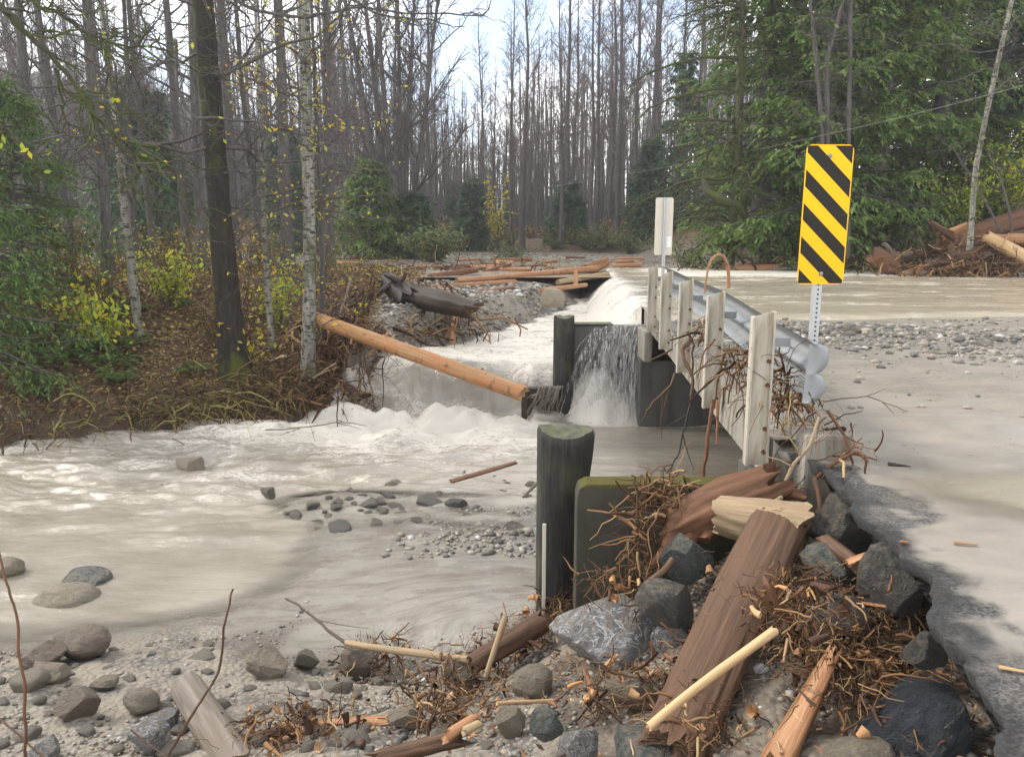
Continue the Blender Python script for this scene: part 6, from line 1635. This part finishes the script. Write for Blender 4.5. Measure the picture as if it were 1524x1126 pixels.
# ferns on the bank
def fern_mesh(seed, L):
    rg = np.random.default_rng(seed); mb = MB(); n = 16; az = np.arange(n) * 2.4 + rg.normal(0, .2, n); k = 9; t = np.linspace(0, 1, k)[None, :]
    rad = L * t * rg.uniform(.7, 1, (n, 1)); z = L * .75 * np.sin(t * 2.3) * rg.uniform(.5, 1, (n, 1))
    P = np.stack([np.cos(az)[:, None] * rad, np.sin(az)[:, None] * rad, z], -1); mb.tubes(P, np.full((n, k), .004), 3)
    for s_ in (-1, 1):
        for j in range(1, k):
            for f in (0, .5):
                c = P[:, j] * (1 - f) + P[:, j - 1] * f; T = unit(P[:, j] - P[:, j - 1]); S = unit(np.cross(T, [0, 0, 1.0])) * s_
                mb.leaves(c, unit(S + T * .3 + [0, 0, -.15]), L * .26 * math.sin(math.pi * (.12 + .85 * (j - f) / k)), L * .06, nrm=np.tile([[0, 0, 1.0]], (n, 1)))
    return mb
for k, (px, py, Y, L, lab) in enumerate(((60, 600, 11.6, .45, 'low green fern near the water below the bright fir'), (175, 575, 12.2, .4, 'low green fern on the bank under the birch stem'), (85, 540, 12.6, .55, 'green fern on the bank above the flattened canes'), (130, 530, 13.0, .5, 'green fern just right of the other bank fern'), (40, 545, 12.9, .5, 'dull green fern nearest the bright green fir'), (150, 470, 14.5, .45, 'small green fern below the birch stem'))):
    p_ = at(px, py, Y); o = fern_mesh(870 + k, L).build('fern', M['fir_green']); place(o, p_[0], Y); tag(o, lab, 'fern')
fm_ = [fern_mesh(890 + k, .36).build('fern', M['fir_green']) for k in range(2)]
for i in range(16):
    Y = random.uniform(12.2, 16.5); px = random.uniform(10, 310)
    o = fm_[i] if i < 2 else copy_tree(fm_[i % 2])
    place(o, (px - CX) / F_PX * Y, Y, random.uniform(.7, 1.3)); tag(o, 'little green fern scattered in the leaf litter of the bank', 'fern', 'little ferns in the leaf litter')
# leaf litter and undergrowth carpet on the bank: uncountable
N = 60000
x, y = rng.uniform(-14, -2.6, N), rng.uniform(10.6, 24, N); k = (sdist(x, y) > .25 + .5 * vnoise(x * 1.3, y * 1.3, 5)) & (np.abs(x) < y * .78 + .5); x, y = x[k], y[k]; z = GZ(x, y)
mb = MB(); n = len(x)
mb.leaves(np.stack([x, y, z + rng.uniform(.005, .07, n)], 1), unit(np.stack([rng.normal(size=n), rng.normal(size=n), rng.normal(0, .35, n)], 1)), rng.uniform(.05, .12, n), rng.uniform(.03, .07, n), nrm=np.tile([[0, 0, 1.0]], (n, 1)))
tag(mb.build('leaf_litter', M['leaf_litter']), kind='stuff')
N = 5200
x, y = rng.uniform(-14, -2.8, N), rng.uniform(11.2, 24, N); k = (sdist(x, y) > .3) & (np.abs(x) < y * .78 + .5); x, y = x[k], y[k]; n = len(x)
t = np.linspace(0, 1, 6)[None, :, None]; d = unit(rng.normal(size=(n, 3)) * [.8, .8, .3] + [0, 0, .75]); l = .45 * np.exp(rng.normal(0, .45, n))
P = np.stack([x, y, GZ(x, y) - .02], 1)[:, None] + d[:, None] * t * l[:, None, None] + rng.normal(size=(n, 1, 3)) * .3 * l[:, None, None] * t ** 2; P[:, :, 2] -= .25 * l[:, None] * t[:, :, 0] ** 2
mb = MB(); mb.tubes(P, np.full((n, 1), .0055) * np.linspace(1, .5, 6)[None], 3); tag(mb.build('undergrowth', M['twig_bank']), kind='stuff')
N = 900
x, y = rng.uniform(-13, -3, N), rng.uniform(12, 22, N); k = sdist(x, y) > 1.2; x, y = x[k], y[k]; n = len(x)
mb = MB(); mb.leaves(np.stack([x, y, GZ(x, y) + rng.uniform(.03, .6, n)], 1), unit(rng.normal(size=(n, 3))), rng.uniform(.05, .11, n), .06); tag(mb.build('yellow_leaves', M['leaf_yellow']), kind='stuff')

# ------------------------------------------------------------------ damp air
s = NT('haze_air'); s.t.nodes.remove(s.b)
pv = s.n('ShaderNodeVolumePrincipled'); pv.inputs['Color'].default_value = (.96, .96, .98, 1); pv.inputs['Density'].default_value = .0012; pv.inputs['Anisotropy'].default_value = .3
s.t.links.new(pv.outputs[0], s.t.nodes['Material Output'].inputs['Volume'])
mb = MB(); mb.box(-290, 290, -12, 320, -4.5, 58); tag(mb.build('haze', s.m, smooth_=False), kind='stuff')
